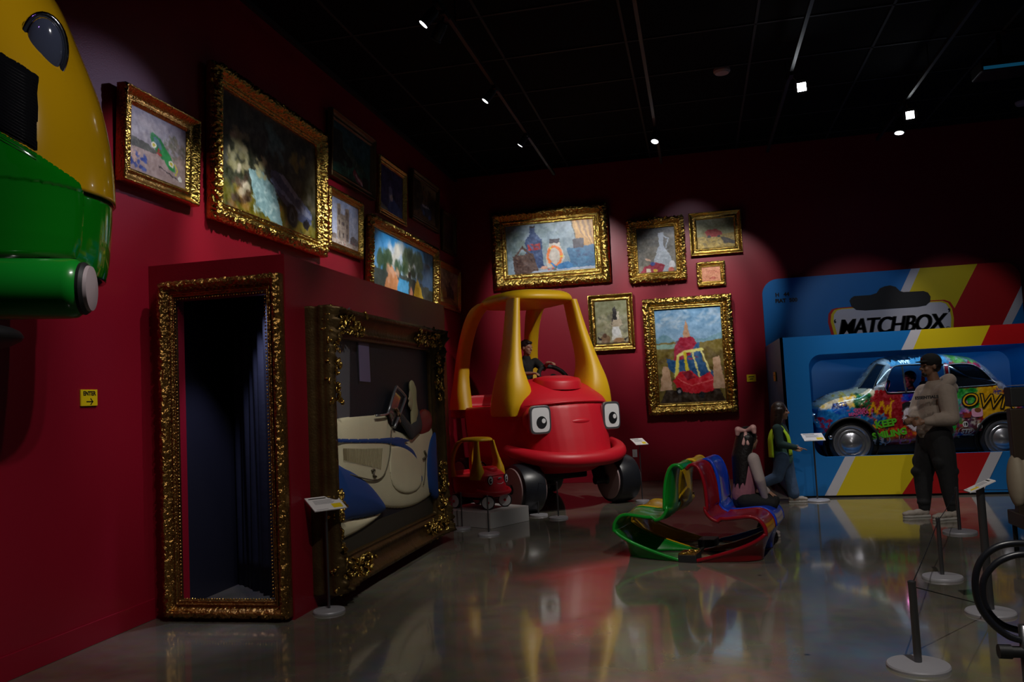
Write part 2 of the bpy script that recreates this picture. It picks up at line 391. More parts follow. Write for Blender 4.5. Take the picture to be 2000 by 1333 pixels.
# ================================================================== THE ROOM
def struct(o): o['kind'] = 'structure'; return o
struct(MB().bbox((XL-.3, -2, -.1), (9, YB+.3, 0)).build('floor', 'floor'))
struct(MB().bbox((XL-.3, -2, ZC), (9, YB+.3, ZC+.15)).build('ceiling', 'ceil'))
struct(MB().bbox((XL-.25, -2, 0), (XL, YB+.25, ZC)).build('wall_left', 'wall'))
struct(MB().bbox((XL, YB, 0), (9, YB+.25, ZC)).build('wall_back', 'wall'))
struct(MB().bbox((XL, -2, 0), (XL+.014, 5.86, .16)).bbox((XL, 10.06, 0), (XL+.014, YB, .16)).build('baseboard_left', 'skirt', bevel=.004))
struct(MB().bbox((XL+.014, YB-.014, 0), (9, YB, .16)).build('baseboard_back', 'skirt', bevel=.004))
g = MB()
for k in range(14): g.bbox((XL, 1.2*k-1, ZC-.012), (9, 1.2*k-.97, ZC))
for k in range(9): g.bbox((-3.6+1.5*k, -2, ZC-.012), (-3.57+1.5*k, YB, ZC))
g.bbox((XL, -2, ZC-.06), (XL+.05, YB, ZC-.01))
struct(g.build('trim_1', mat('dark_grid', (.010, .010, .012), .7)))
# hollow red chamber built against the left wall
CX, CY0, CY1, CZ = -3.08, 5.87, 10.05, 2.8
o = MB()
o.bbox((XL, CY0, 0), (-4.02, CY0+.08, CZ)).bbox((-3.19, CY0, 0), (CX, CY0+.08, CZ)).bbox((-4.02, CY0, 2.5), (-3.19, CY0+.08, CZ)).bbox((-4.02, CY0, 0), (-3.19, CY0+.08, .12))
o.bbox((CX-.08, CY0+.08, 0), (CX, CY1, CZ))
o.bbox((XL, CY1-.08, 0), (CX-.08, CY1, CZ)).bbox((XL, CY0+.08, CZ-.08), (CX-.08, CY1-.08, CZ))
struct(o.build('wall_chamber', 'wall'))
# dark lining of the chamber and its screen
struct(MB().bbox((XL+.002, CY0+.09, .001), (XL+.03, CY1-.09, CZ-.09)).build('wall_lining', mat('indigo_black_lining', (.012, .012, .022), .5)))
def curtain():
    t = thing('curtain', 'dark indigo curtain hanging inside the tall gilded doorway', 'curtain')
    a, b = Vector((-4.22, 7.05, 0)), Vector((-3.20, 6.2, 0)); n = 60; rows = []
    nr = Vector((b.y-a.y, a.x-b.x, 0)).normalized()
    for z in [i*.25 for i in range(11)]:
        rows.append([a.lerp(b, i/n)+nr*(.03*math.sin(i*1.15)+.012*math.sin(i*.47+z))+Vector((0, 0, .004+z*1.06)) for i in range(n+1)])
    MB().grid(rows).build('fabric', mat('indigo_curtain', (.014, .016, .034), .75, bump=(12, .3, 'noise')), t, True, solid=.01)
    MB().cyl(a+Vector((0, 0, 2.68)), b+Vector((0, 0, 2.68)), .015).build('rod', 'blackmetal', t)
curtain()
t = thing('added_doorway_lamp', 'added dim blue lamp brightening the inside of the dark doorway', 'lamp', (-3.62, 6.35, CZ-.08))  # added lamp and beam, brightening the chamber interior
MB().lathe([(.06, 0), (.06, -.03), (.045, -.04)], (0, 0, 0), n=20).build('housing', 'blackmetal', t); MB().lathe([(.04, -.041), (.04, -.043)], (0, 0, 0), n=20).build('lens', mat('added_lamp_lens', (.1, .1, .2), .3, emit=((.35, .4, 1), .6)), t)
spot((-3.62, 6.35, CZ-.135), (-3.85, 6.35, 0), 75, 70, color=(.62, .66, 1))

# ================================================================== FRAMES
def frame_mesh(W, H, fw, th, amp, style, seed=0, step=.018, corner=0.):
    """mitred frame swept round a W x H rectangle; local x across, y up, z out, origin at the bottom centre"""
    if style == 'plain': prof = [(0, 0), (0, .8), (.04, .95), (.15, 1), (.3, .9), (.4, .62), (.55, .58), (.62, .7), (.72, .7), (.78, .5), (.9, .46), (.93, .55), (.97, .55), (1, .3), (1, .1)]
    elif style == 'cove': prof = [(0, 0), (0, .85), (.05, 1), (.14, 1), (.2, .9), (.3, .68), (.45, .5), (.6, .42), (.7, .45), (.76, .55), (.84, .55), (.88, .42), (.95, .42), (1, .25), (1, .1)]
    elif style == 'deep': prof = [(0, 0), (0, .22), (.025, .26), (.025, .44), (0, .48), (0, .62), (.02, .66), (0, .72), (0, .86), (.03, .95), (.08, 1), (.16, 1), (.2, .93), (.28, .82), (.42, .72), (.58, .66), (.68, .66), (.72, .72), (.8, .72), (.84, .62), (.9, .58), (.94, .62), (.97, .6), (1, .5), (1, .3)]
    else: prof = [(0, 0), (0, .45), (.04, .62), (.1, .78), (.18, .92), (.26, 1), (.34, .98), (.42, .88), (.5, .74), (.57, .6), (.62, .5), (.68, .48), (.72, .58), (.78, .6), (.82, .52), (.88, .46), (.93, .52), (.97, .5), (1, .3), (1, .08)]
    if style == 'ornate': prof = [p_ if j == 0 else tuple((a+b)/2 for a, b in zip(prof[i], prof[i+1])) for i, p_ in enumerate(prof[:-1]) for j in (0, 1)]+[prof[-1]]
    S4 = []
    nx, ny = max(8, int(W/step)), max(8, int(H/step))
    for i in range(nx): S4.append((0, i/nx))
    for i in range(ny): S4.append((1, i/ny))
    for i in range(nx): S4.append((2, i/nx))
    for i in range(ny): S4.append((3, i/ny))
    rows = []
    for t, w in prof:
        row = []; tt = t*fw; hw, hh = W/2-tt, H/2-tt
        orn = amp*(1 if .03 < t < .62 else (.35 if t < .96 else 0)) if style == 'ornate' else (amp*.8 if (.03 < t < .2 or .6 < t < .8) else amp*.15)
        if w == 0: orn = 0
        for side, f in S4:
            if side == 0: p = Vector((-hw+2*hw*f, -hh)); s = f*W; out = Vector((0, -1))
            elif side == 1: p = Vector((hw, -hh+2*hh*f)); s = W+f*H; out = Vector((1, 0))
            elif side == 2: p = Vector((hw-2*hw*f, hh)); s = W+H+f*W; out = Vector((0, 1))
            else: p = Vector((-hw, hh-2*hh*f)); s = 2*W+H+f*H; out = Vector((-1, 0))
            k = 1/max(fw, .05)
            nv = noise.noise(Vector((p.x*k*5+seed, p.y*k*5, t*2))); nv2 = noise.noise(Vector((p.x*k*12, p.y*k*12+seed, t*4)))
            h = (1-2.8*abs(nv))*.8+(.5-1.8*abs(nv2))*.75
            cf = 0
            if corner:
                m = min(f, 1-f)*(W if side in (0, 2) else H); cf = math.exp(-(m/(fw*1.5))**2)
            a = orn*((.25+cf*1.6) if corner else 1.)
            o2 = a*.9*(.35+h) if (t < .2 and style == 'ornate') else 0
            row.append(Vector((p.x+out.x*o2, p.y+out.y*o2+H/2, w*th + a*h + cf*a*.8)))
        rows.append(row)
    return MB().grid(rows, closed_u=True)

def picture(name, label, side, TL, TR, BR, BL, fr, style, painter, th=.07, amp=.012, metal='gold', lean=None, group=None, res=120, step=.012, seed=0, corner=0.):
    if side == 'L':
        pl = XL+th; bl, br = atX(*BL, pl), atX(*BR, pl)
        tl = atY(*TL, bl.y); tr = atY(*TR, br.y)
        H = ((tl.z-bl.z)+(tr.z-br.z))/2; W_ = br.y-bl.y; z0 = (bl.z+br.z)/2
        ln = min(max(((tl.x-bl.x)+(tr.x-br.x))/2, 0), .11*H) if lean is None else lean*H
        up = Vector((ln, 0, H)).normalized(); x = Vector((0, 1, 0)); c = Vector((pl, (bl.y+br.y)/2, z0))
    else:
        pl = YB-th; bl, br = atY(*BL, pl), atY(*BR, pl); l2 = .05 if lean is None else lean
        H = ((atY(*TL, pl).z-bl.z)+(atY(*TR, pl).z-br.z))/2
        tl, tr = atY(*TL, pl-l2*H), atY(*TR, pl-l2*H); H = ((tl.z-bl.z)+(tr.z-br.z))/2
        W_ = ((br.x-bl.x)+(tr.x-tl.x))/2; z0 = (bl.z+br.z)/2
        up = Vector((0, -l2*H, H)).normalized(); x = Vector((1, 0, 0)); c = Vector(((bl.x+br.x+tl.x+tr.x)/4, pl, z0))
    n = x.cross(up); H = H/up.z; c = c-n*th
    if side == 'L': c.x = max(c.x, XL+.004)
    t = thing(name, label, 'picture', mw=frame_mat(c, x, up, n), group=group)
    fw = fr*min(W_, H)
    frame_mesh(W_, H, fw, th, amp, style, seed, step, corner).build('frame', metal, t, True)
    w, h = W_-2*fw+.01, H-2*fw+.01; rx = res if w >= h else int(res*w/h); ry = int(rx*h/w)
    ras = painter(rx, ry); ras.a = 255*(np.clip(ras.a, 0, 255)/255)**.72; sh = ras_sheet(ras, w, h, 0, 'canvas', t, 'paint', T=lambda X, Y: (X, Y+fw-.005, th*.28))
    MB().box((0, H/2, th*.12), (W_-fw*.6, H-fw*.6, th*.2)).build('backing', 'black', t)
    print('PIC', name, round(W_, 2), round(H, 2), [round(v, 2) for v in c], 'lean', round(up.x if side == 'L' else -up.y, 3))
    return t

# ---- painters (plain stand-ins in the colours of the pictures on the walls)
def p_car_land(w, h):
    r = Ras(w, h, (118, 122, 138), (150, 138, 140)); r.dabs(60, (0, 0, 1, .45), [(150, 150, 160), (120, 118, 130), (170, 160, 160)], (.05, .13), .3)
    r.poly([(0, .52), (.4, .58), (1, .5), (1, 1), (0, 1)], (150, 128, 122)); r.poly([(0, .47), (.3, .5), (.55, .6), (.2, .62), (0, .62)], (62, 66, 58))
    r.dabs(80, (.55, .3, 1, .6), [(98, 88, 74), (130, 108, 100), (74, 78, 58)], (.02, .06), .6); r.dabs(30, (.68, .2, .82, .45), [(78, 82, 60), (100, 96, 76)], (.02, .05), .7)
    r.ell(.5, .47, .2, .13, (14, 96, 36), .6); r.ell(.66, .62, .17, .1, (20, 120, 44), .7); r.ell(.47, .42, .1, .05, (50, 92, 100), .6)
    for x, y in ((.4, .47), (.72, .66)): r.ell(x, y, .05, .055, (225, 225, 205)); r.ell(x, y, .03, .033, (170, 160, 30))
    r.line([(.79, .66), (.84, .74), (.80, .82)], .012, (205, 190, 40)); r.dabs(14, (.03, .72, .3, .92), [(24, 44, 120), (30, 54, 140)], (.03, .06), .9); r.dabs(8, (.02, .66, .16, .84), [(205, 160, 140)], (.02, .04), .8)
    r.dabs(7, (.42, .5, .55, .6), [(150, 26, 20)], (.02, .04), .8); r.line([(.5, .78), (.9, .9)], .01, (50, 44, 46)); r.ell(.88, .86, .04, .05, (230, 230, 225))
    return r.grain(8)
def p_park(w, h):
    r = Ras(w, h, (24, 30, 28), (30, 34, 16)); r.dabs(160, (0, 0, 1, .7), [(22, 28, 24), (38, 42, 30), (50, 48, 34), (18, 20, 18), (60, 62, 60)], (.03, .09), .5)
    r.dabs(26, (.42, .1, .62, .34), [(60, 100, 104), (78, 118, 120), (40, 74, 76)], (.02, .06), .6); r.dabs(16, (.7, .2, .86, .38), [(110, 96, 26), (130, 112, 34)], (.02, .05), .7)
    r.dabs(90, (0, .82, 1, 1), [(96, 92, 20), (128, 110, 24), (70, 72, 16), (150, 96, 40)], (.03, .08), .6)
    r.dabs(26, (.06, .3, .24, .62), [(140, 138, 96), (112, 110, 70), (166, 160, 118)], (.025, .05), .8); r.dabs(18, (.1, .62, .26, .9), [(60, 42, 30), (40, 28, 20), (200, 190, 160)], (.02, .05), .8)
    r.poly([(.25, .58), (.4, .55), (.52, .66), (.60, .99), (.44, .97), (.32, .86)], (112, 160, 170)); r.dabs(60, (.3, .62, .54, .94), [(150, 196, 204), (92, 138, 150), (176, 214, 216), (80, 120, 130)], (.015, .04), .7, .35)
    r.dabs(16, (.33, .42, .42, .6), [(150, 170, 130), (190, 184, 120)], (.02, .04), .8)
    r.poly([(.47, .5), (.58, .47), (.78, .62), (.95, .74), (.94, .86), (.84, .88), (.7, .83), (.48, .62)], (62, 74, 112)); r.poly([(.48, .55), (.80, .77), (.80, .80), (.47, .6)], (120, 146, 200)); r.poly([(.56, .49), (.60, .48), (.80, .64), (.74, .66)], (140, 150, 180)); r.poly([(.80, .7), (.94, .76), (.94, .8), (.82, .78)], (110, 120, 150))
    r.ell(.71, .84, .07, .115, (14, 15, 22)); r.ell(.71, .84, .038, .07, (60, 66, 84)); r.ell(.715, .845, .02, .035, (16, 17, 24)); r.ell(.88, .87, .04, .05, (14, 15, 22))
    return r.grain(9)
def p_lake(w, h):
    r = Ras(w, h, (14, 48, 60), (20, 66, 52)); r.dabs(60, (0, 0, 1, .5), [(18, 58, 72), (12, 40, 52), (30, 70, 78)], (.05, .12), .4)
    r.poly([(.3, .62), (.42, .3), (.55, .5), (.8, .62), (.9, .72), (.3, .7)], (44, 62, 50), .8); r.poly([(0, .14), (.24, .14), (.26, .44), (.5, .6), (.5, .75), (0, .8)], (12, 14, 12)); r.dabs(24, (0, .2, .2, .7), [(60, 56, 40), (30, 30, 22)], (.02, .04), .6, .3)
    r.dabs(30, (.25, .7, .7, .9), [(30, 110, 84), (46, 130, 100)], (.02, .07), .6, .4); r.line([(.56, .8), (.78, .98)], .05, (130, 40, 60)); r.line([(.6, .82), (.78, .96)], .015, (220, 190, 200)); r.rect(.78, .76, .95, .98, (10, 12, 10)); return r.grain(8)
def p_church(w, h):
    r = Ras(w, h, (128, 146, 190), (176, 184, 206)); r.dabs(40, (0, 0, 1, .5), [(160, 170, 205), (120, 140, 190), (200, 200, 215)], (.04, .1), .4)
    r.rect(.24, .3, .62, .88, (132, 118, 104)); r.rect(.22, .1, .34, .85, (140, 126, 110)); r.rect(.50, .14, .64, .85, (124, 108, 96))
    for a in ((.25, .2, .28, .34), (.29, .2, .32, .34), (.53, .22, .56, .38), (.58, .22, .61, .38), (.27, .45, .31, .55), (.55, .48, .59, .58), (.28, .68, .33, .84), (.42, .7, .47, .85), (.55, .7, .6, .85)): r.rect(*a, (66, 56, 54))
    r.ell(.43, .5, .055, .045, (76, 66, 66)); r.rect(.22, .38, .64, .4, (92, 80, 74)); r.rect(.22, .6, .64, .62, (92, 80, 74))
    r.rect(0, .78, .2, .95, (110, 100, 96)); r.poly([(.68, .75), (.8, .68), (1, .76), (1, .92), (.68, .9)], (88, 84, 88)); r.rect(0, .88, 1, 1, (176, 160, 146)); r.dabs(40, (0, .82, 1, 1), [(66, 54, 50), (220, 210, 200), (150, 60, 56), (190, 170, 150)], (.012, .03), .8); return r.grain(12)
def p_blue(w, h):
    r = Ras(w, h, (26, 28, 78), (30, 40, 110)); r.dabs(80, (0, 0, 1, .7), [(40, 40, 104), (20, 22, 64), (60, 56, 120)], (.05, .12), .4); r.ell(.45, .2, .06, .05, (14, 14, 30))
    r.poly([(.36, .4), (.5, .38), (.56, .7), (.5, .9), (.4, .8)], (110, 130, 190), .8); r.poly([(.34, .8), (.6, .62), (1, .85), (1, 1), (.3, 1)], (30, 60, 160)); r.poly([(0, .82), (.35, .92), (.4, 1), (0, 1)], (120, 124, 120)); r.ell(.48, .62, .07, .08, (190, 200, 225)); return r.grain(10)
def p_street(w, h):
    r = Ras(w, h, (98, 84, 52), (60, 44, 26)); r.poly([(0, 0), (.3, 0), (.45, .4), (.3, .75), (0, .9)], (26, 24, 16)); r.poly([(.6, .3), (1, .25), (1, .8), (.6, .6)], (30, 24, 18)); r.dabs(40, (.1, .1, .9, .5), [(76, 66, 40), (40, 34, 22)], (.03, .08), .5)
    r.poly([(.3, .62), (.55, .52), (.8, .62), (.8, .85), (.5, .86), (.32, .76)], (30, 40, 74)); r.line([(.4, .6), (.7, .6)], .012, (170, 190, 220)); r.ell(.45, .78, .06, .07, (60, 90, 170)); r.ell(.7, .84, .06, .06, (60, 90, 170)); r.rect(0, .9, 1, 1, (84, 62, 34)); return r.grain(9)
def p_dusk(w, h):
    r = Ras(w, h, (52, 26, 20), (24, 12, 12)); r.poly([(.3, 1), (.35, .4), (.6, .35), (.7, 1)], (22, 12, 12)); r.ell(.6, .6, .1, .12, (36, 48, 60)); r.dabs(20, (0, 0, 1, 1), [(80, 30, 20), (40, 20, 20)], (.04, .1), .4); return r.grain(7)
def p_camp(w, h):
    r = Ras(w, h, (18, 110, 190), (120, 160, 200)); r.dabs(50, (.25, .15, .75, .55), [(170, 186, 200), (210, 200, 170), (140, 170, 200)], (.04, .1), .6)
    r.poly([(.78, .2), (1, .3), (1, 1), (.7, 1)], (48, 84, 124)); r.dabs(80, (.46, .12, .78, .55), [(30, 54, 34), (24, 42, 28), (50, 70, 40)], (.02, .06), .8); r.dabs(50, (.1, .3, .3, .62), [(30, 54, 34), (40, 66, 40)], (.02, .05), .8); r.dabs(20, (.34, .4, .44, .62), [(34, 58, 36)], (.02, .04), .8)
    r.rect(.55, .5, .6, .95, (30, 26, 20)); r.poly([(0, .66), (.4, .6), (1, .72), (1, 1), (0, 1)], (36, 48, 44))
    r.poly([(.18, .95), (.28, .52), (.5, .95)], (190, 110, 60)); r.poly([(.36, 1), (.4, .7), (.56, .72), (.56, 1)], (40, 130, 190)); r.poly([(.56, 1), (.6, .76), (.66, 1)], (180, 100, 70)); r.poly([(.64, 1), (.7, .55), (.84, 1)], (220, 170, 30)); r.dabs(12, (.2, .55, .4, .8), [(216, 150, 110)], (.02, .04), .7); return r.grain(9)
def p_train(w, h):
    r = Ras(w, h, (120, 112, 84), (150, 130, 50)); r.dabs(50, (0, 0, 1, .55), [(150, 140, 110), (90, 86, 66), (190, 180, 140)], (.06, .14), .5); r.dabs(30, (.2, .05, .6, .5), [(60, 54, 44), (84, 78, 62)], (.04, .1), .5)
    r.poly([(0, .62), (1, .7), (1, 1), (0, 1)], (150, 128, 44)); r.poly([(.3, .5), (.62, .42), (.74, .6), (.8, .82), (.4, .72)], (30, 32, 40)); r.rect(.5, .3, .56, .5, (22, 24, 30)); r.ell(.68, .58, .07, .08, (60, 66, 80)); r.ell(.68, .58, .04, .05, (20, 20, 24))
    for x in (.42, .52, .62): r.ell(x, .74, .045, .045, (16, 16, 20))
    r.line([(0, .9), (.5, .78), (1, .98)], .015, (90, 74, 44)); return r.grain(10)
def p_table(w, h):
    r = Ras(w, h, (104, 128, 140), (120, 146, 162)); r.dabs(150, (0, 0, .78, .8), [(84, 108, 118), (130, 158, 176), (96, 122, 118), (150, 174, 196), (110, 136, 158)], (.04, .1), .35); r.dabs(40, (0, .1, .2, .7), [(70, 92, 94), (84, 104, 96)], (.03, .08), .5)
    r.poly([(.75, 0), (1, 0), (1, .75), (.88, .5), (.79, .34)], (176, 116, 34))
    for k in range(7): r.line([(.79+.03*k, 0), (.82+.03*k, .2+.03*k), (.92+.02*k, .36+.05*k)], .012, (112, 64, 20) if k % 2 else (224, 160, 60), .8)
    r.line([(.755, 0), (.79, .34)], .008, (40, 44, 30))
    # a still life: tall blue bottle, brown basket, dark jar, big blue bowl, orange hoop, white table
    r.poly([(.28, .04), (.34, .04), (.345, .2), (.41, .32), (.41, .9), (.22, .9), (.22, .32), (.275, .2)], (34, 54, 96)); r.rect(.28, .04, .34, .08, (24, 18, 20)); r.rect(.24, .4, .39, .52, (150, 34, 36)); r.dabs(20, (.24, .25, .4, .85), [(46, 76, 130), (26, 40, 74)], (.02, .05), .6, .3)
    r.poly([(.06, .62), (.30, .58), (.36, .97), (.08, 1)], (56, 38, 32)); r.dabs(40, (.08, .6, .32, .96), [(84, 58, 46), (40, 28, 26)], (.015, .03), .7, .4); r.line([(.1, .62), (.18, .45), (.27, .6)], .012, (60, 40, 32))
    r.poly([(.49, .42), (.61, .42), (.66, .7), (.62, .9), (.46, .9), (.44, .7)], (190, 180, 164)); r.rect(.49, .33, .61, .42, (24, 20, 28))
    for a in range(60):
        t = a/60*6.283; c = (232, 96, 26) if a % 20 > 2 else (238, 200, 40); x, y = .545+.075*math.cos(t), .68+.19*math.sin(t); r.ell(x, y, .017, .026, c)
    r.line([(.5, .82), (.55, .9), (.66, .9)], .014, (20, 110, 200))
    r.poly([(.68, .55), (1, .5), (1, .95), (.74, .95)], (22, 78, 124)); r.ell(.66, .9, .1, .09, (20, 92, 160)); r.rect(.76, .36, .88, .55, (26, 22, 34)); r.dabs(30, (.76, .6, 1, .95), [(30, 110, 160), (14, 50, 90)], (.02, .05), .6, .3)
    r.poly([(.26, 1), (.3, .95), (1, .93), (1, 1)], (160, 176, 196)); r.dabs(10, (.46, .9, .56, .95), [(28, 60, 40), (200, 60, 50)], (.01, .02), .9); r.ell(.42, .9, .045, .035, (214, 150, 120)); return r.grain(9)
def p_vase(w, h):
    r = Ras(w, h, (52, 56, 60), (120, 112, 90)); r.dabs(60, (0, 0, 1, 1), [(70, 72, 68), (56, 58, 58), (110, 104, 86)], (.08, .18), .3)
    r.poly([(.44, 1), (.42, .72), (.52, .5), (.74, .5), (.86, .66), (.9, 1)], (158, 172, 182)); r.poly([(.56, .12), (.7, .12), (.68, .4), (.74, .52), (.5, .52), (.58, .4)], (156, 170, 186)); r.line([(.7, .2), (.82, .26), (.74, .46)], .02, (150, 164, 180))
    r.dabs(40, (.46, .5, .84, .95), [(190, 202, 208), (130, 146, 160), (210, 216, 220)], (.02, .06), .6, .4); r.poly([(.05, .98), (.15, .86), (.45, .76), (.7, .84), (.62, 1), (.1, 1)], (140, 24, 40)); r.ell(.38, .8, .07, .05, (44, 60, 130)); r.ell(.44, .95, .06, .04, (224, 170, 30)); r.rect(.2, .9, .32, .98, (216, 200, 170)); r.ell(.88, .84, .09, .09, (226, 226, 230)); r.ell(.85, .95, .08, .05, (210, 90, 70)); r.ell(.26, .7, .08, .03, (200, 150, 120), .4); return r.grain(8)
def p_sand(w, h):
    r = Ras(w, h, (122, 124, 78), (150, 142, 78)); r.poly([(0, .6), (.5, .56), (1, .5), (1, 1), (0, 1)], (150, 120, 40)); r.dabs(90, (0, .6, 1, 1), [(186, 148, 50), (110, 84, 30), (80, 66, 34), (206, 170, 70)], (.03, .09), .6, .4)
    r.poly([(.62, .62), (.8, .68), (1, .8), (1, .9), (.7, .84)], (44, 38, 30)); r.poly([(.2, .44), (.3, .36), (.52, .36), (.64, .44), (.68, .56), (.5, .62), (.26, .6)], (160, 30, 28)); r.poly([(.2, .42), (.28, .6), (.24, .62), (.17, .5)], (140, 110, 50)); r.ell(.32, .6, .05, .05, (24, 22, 22)); r.ell(.58, .6, .04, .04, (24, 22, 22)); return r.grain(8)
def p_sketch(w, h):
    r = Ras(w, h, (226, 138, 96), (220, 126, 84))
    for k in range(5): x = .28+.09*k; r.line([(x, .28), (x+.01, .48)], .012, (170, 56, 36)); r.line([(x, .3), (x+.07, .3)], .01, (170, 56, 36))
    r.dabs(8, (.7, .3, .92, .44), [(170, 40, 36)], (.03, .06), .8, .4); r.dabs(10, (.4, .7, .72, .84), [(170, 34, 30)], (.03, .07), .7, .35); r.line([(.4, .78), (.6, .7), (.84, .78), (.6, .84), (.4, .78)], .012, (150, 40, 30)); r.line([(.1, .7), (.25, .62), (.18, .88)], .012, (180, 76, 50)); return r.grain(8)
def p_rocket(w, h):
    r = Ras(w, h, (108, 112, 74), (150, 144, 104)); r.dabs(70, (0, .35, 1, .85), [(150, 146, 116), (104, 104, 84), (190, 180, 140), (84, 86, 72)], (.06, .14), .5)
    r.poly([(.46, .9), (.52, .6), (.72, .6), (.8, .9)], (214, 212, 196)); r.ell(.62, .7, .13, .12, (230, 232, 226)); r.poly([(.52, .5), (.54, .2), (.6, .12), (.66, .22), (.66, .5)], (26, 24, 24)); r.rect(.66, .26, .72, .56, (196, 186, 160)); r.poly([(.46, .56), (.56, .44), (.76, .44), (.84, .56), (.74, .6), (.52, .6)], (176, 158, 126)); r.line([(.5, .26), (.5, .56)], .012, (80, 70, 60))
    r.ell(.27, .88, .16, .11, (110, 78, 48)); r.ell(.68, .92, .18, .08, (150, 106, 64)); r.ell(.27, .79, .07, .05, (70, 44, 28)); r.poly([(.02, .8), (.2, .86), (.1, .9)], (30, 24, 22)); r.poly([(.84, .88), (.98, .84), (.9, .94)], (30, 24, 22)); r.rect(0, .95, 1, 1, (60, 44, 26)); return r.grain(9)
def p_meadow(w, h):
    r = Ras(w, h, (78, 128, 172), (176, 196, 204)); r.dabs(40, (0, .02, .5, .2), [(170, 190, 200), (130, 160, 184)], (.05, .12), .4, .3); r.dabs(20, (.6, .02, 1, .2), [(150, 176, 196)], (.05, .12), .4, .3)
    r.poly([(0, .32), (.12, .26), (.3, .34), (.5, .33), (.75, .33), (1, .27), (1, .4), (0, .42)], (86, 130, 146)); r.poly([(0, .36), (.3, .35), (.3, .4), (1, .34), (1, 1), (0, 1)], (92, 76, 26)); r.rect(0, .37, .3, .42, (110, 150, 130)); r.dabs(120, (0, .42, 1, 1), [(76, 60, 22), (104, 86, 30), (50, 38, 18), (60, 44, 20)], (.04, .1), .5)
    r.poly([(.1, .86), (.9, .84), (1, 1), (0, 1)], (36, 26, 18)); r.poly([(.40, .33), (.46, .12), (.54, .33)], (170, 120, 84))
    r.poly([(.24, .6), (.28, .4), (.36, .31), (.56, .31), (.64, .42), (.64, .6)], (138, 16, 34)); r.poly([(.56, .42), (.64, .36), (.68, .56), (.84, .7), (.8, .82), (.4, .8), (.16, .62), (.14, .52), (.3, .56), (.5, .5)], (22, 58, 104)); r.dabs(16, (.28, .34, .6, .56), [(170, 30, 50), (100, 12, 30)], (.02, .06), .6, .4)
    # a yellow and red ride-on toy in the grass
    r.line([(.27, .72), (.32, .5), (.42, .46), (.68, .44)], .03, (226, 216, 96)); r.line([(.42, .47), (.45, .72)], .028, (206, 182, 30)); r.line([(.54, .48), (.64, .78)], .016, (216, 208, 110)); r.line([(.67, .46), (.78, .68)], .018, (226, 216, 120)); r.line([(.3, .56), (.29, .7)], .03, (216, 200, 60))
    r.poly([(.22, .76), (.34, .66), (.5, .66), (.62, .74), (.78, .68), (.86, .78), (.82, .88), (.7, .9), (.5, .9), (.3, .86)], (196, 20, 30)); r.poly([(.36, .67), (.48, .66), (.56, .74), (.44, .76)], (110, 10, 22)); r.line([(.3, .74), (.5, .82), (.84, .76)], .01, (236, 70, 70)); r.ell(.31, .87, .055, .045, (18, 18, 20)); r.ell(.31, .87, .025, .02, (130, 130, 134)); r.ell(.64, .92, .055, .035, (18, 18, 20))
    r.poly([(.02, .86), (.08, .6), (.17, .62), (.21, .86)], (186, 138, 98)); r.poly([(.82, .86), (.84, .54), (.93, .52), (1, .86)], (186, 138, 100)); return r.grain(8)

W1 = 'gilt framed pictures on the left wall'; W2 = 'gilt framed pictures on the back wall'
picture('picture', 'gilt framed small picture of a tumbling green car, nearest on left wall', 'L', (248.4, 160), (391.8, 235.5), (390.2, 402.6), (243.6, 352.2), .17, 'cove', p_car_land, .09, .008, group=W1, seed=1)
picture('picture', 'very large ornate gilt framed picture with pale blue skirt shape and dark car', 'L', (426.5, 123.6), (639.2, 257.6), (642.4, 500.3), (424.9, 427.8), .125, 'ornate', p_park, .12, .022, group=W1, res=170, step=.010, seed=2)
picture('picture', 'bronze framed picture of teal lake and dark tower, high on left wall', 'L', (651.4, 213), (733.9, 270.8), (733.9, 391.2), (648, 343.4), .13, 'cove', p_lake, .07, .006, 'bronze', group=W1, seed=3)
picture('picture', 'small gilt framed picture of a twin towered pale church', 'L', (646.4, 363), (709.8, 396), (710.8, 510), (644.8, 482), .13, 'ornate', p_church, .06, .009, group=W1, seed=4)
picture('picture', 'plain gold framed picture in deep blue with pale upright shape', 'L', (743.8, 302), (795, 338.4), (795, 444), (742, 416), .12, 'plain', p_blue, .06, .003, group=W1, seed=5, res=90)
picture('picture', 'dark framed brown street picture with small blue car', 'L', (808, 331.8), (859.3, 364.8), (858.3, 455.6), (806.5, 427.5), .13, 'plain', p_street, .06, .003, 'bronze', group=W1, seed=6, res=90)
picture('picture', 'narrow dull framed reddish brown picture nearest the corner, upper row', 'L', (866.5, 412.7), (891.3, 422.6), (891.6, 501.8), (865.9, 490), .16, 'plain', p_dusk, .05, .003, 'bronze', group=W1, seed=7, res=60)
picture('picture', 'ornate gilt framed picture of blue sky, trees and coloured tents above chamber', 'L', (732, 422.6), (854.3, 483.6), (857, 612), (726, 572), .13, 'ornate', p_camp, .1, .02, group=W1, res=140, step=.010, seed=8)
picture('picture', 'small gold framed picture of a black steam train in yellow field', 'L', (860.3, 506.7), (900.5, 529.8), (901, 614), (859.5, 598), .14, 'plain', p_train, .06, .004, group=W1, seed=9, res=80)
picture('picture', 'wide ornate gilt framed picture with ochre curtain and an orange ring', 'B', (954.8, 418.3), (1182, 391.7), (1194.8, 551), (965, 567), .19, 'ornate', p_table, .12, .013, group=W2, res=190, step=.010, seed=10)
picture('picture', 'heavily scrolled gilt framed upright picture, pale blue form on dark grey', 'B', (1222, 430.5), (1333, 421), (1342, 546.6), (1230.4, 552), .17, 'ornate', p_vase, .12, .026, group=W2, res=120, step=.010, seed=11)
picture('picture', 'gilt framed picture of ochre desert with low red wagon, top right', 'B', (1342.4, 417), (1445, 408), (1453, 491), (1351, 503), .17, 'cove', p_sand, .08, .006, group=W2, res=100, seed=12)
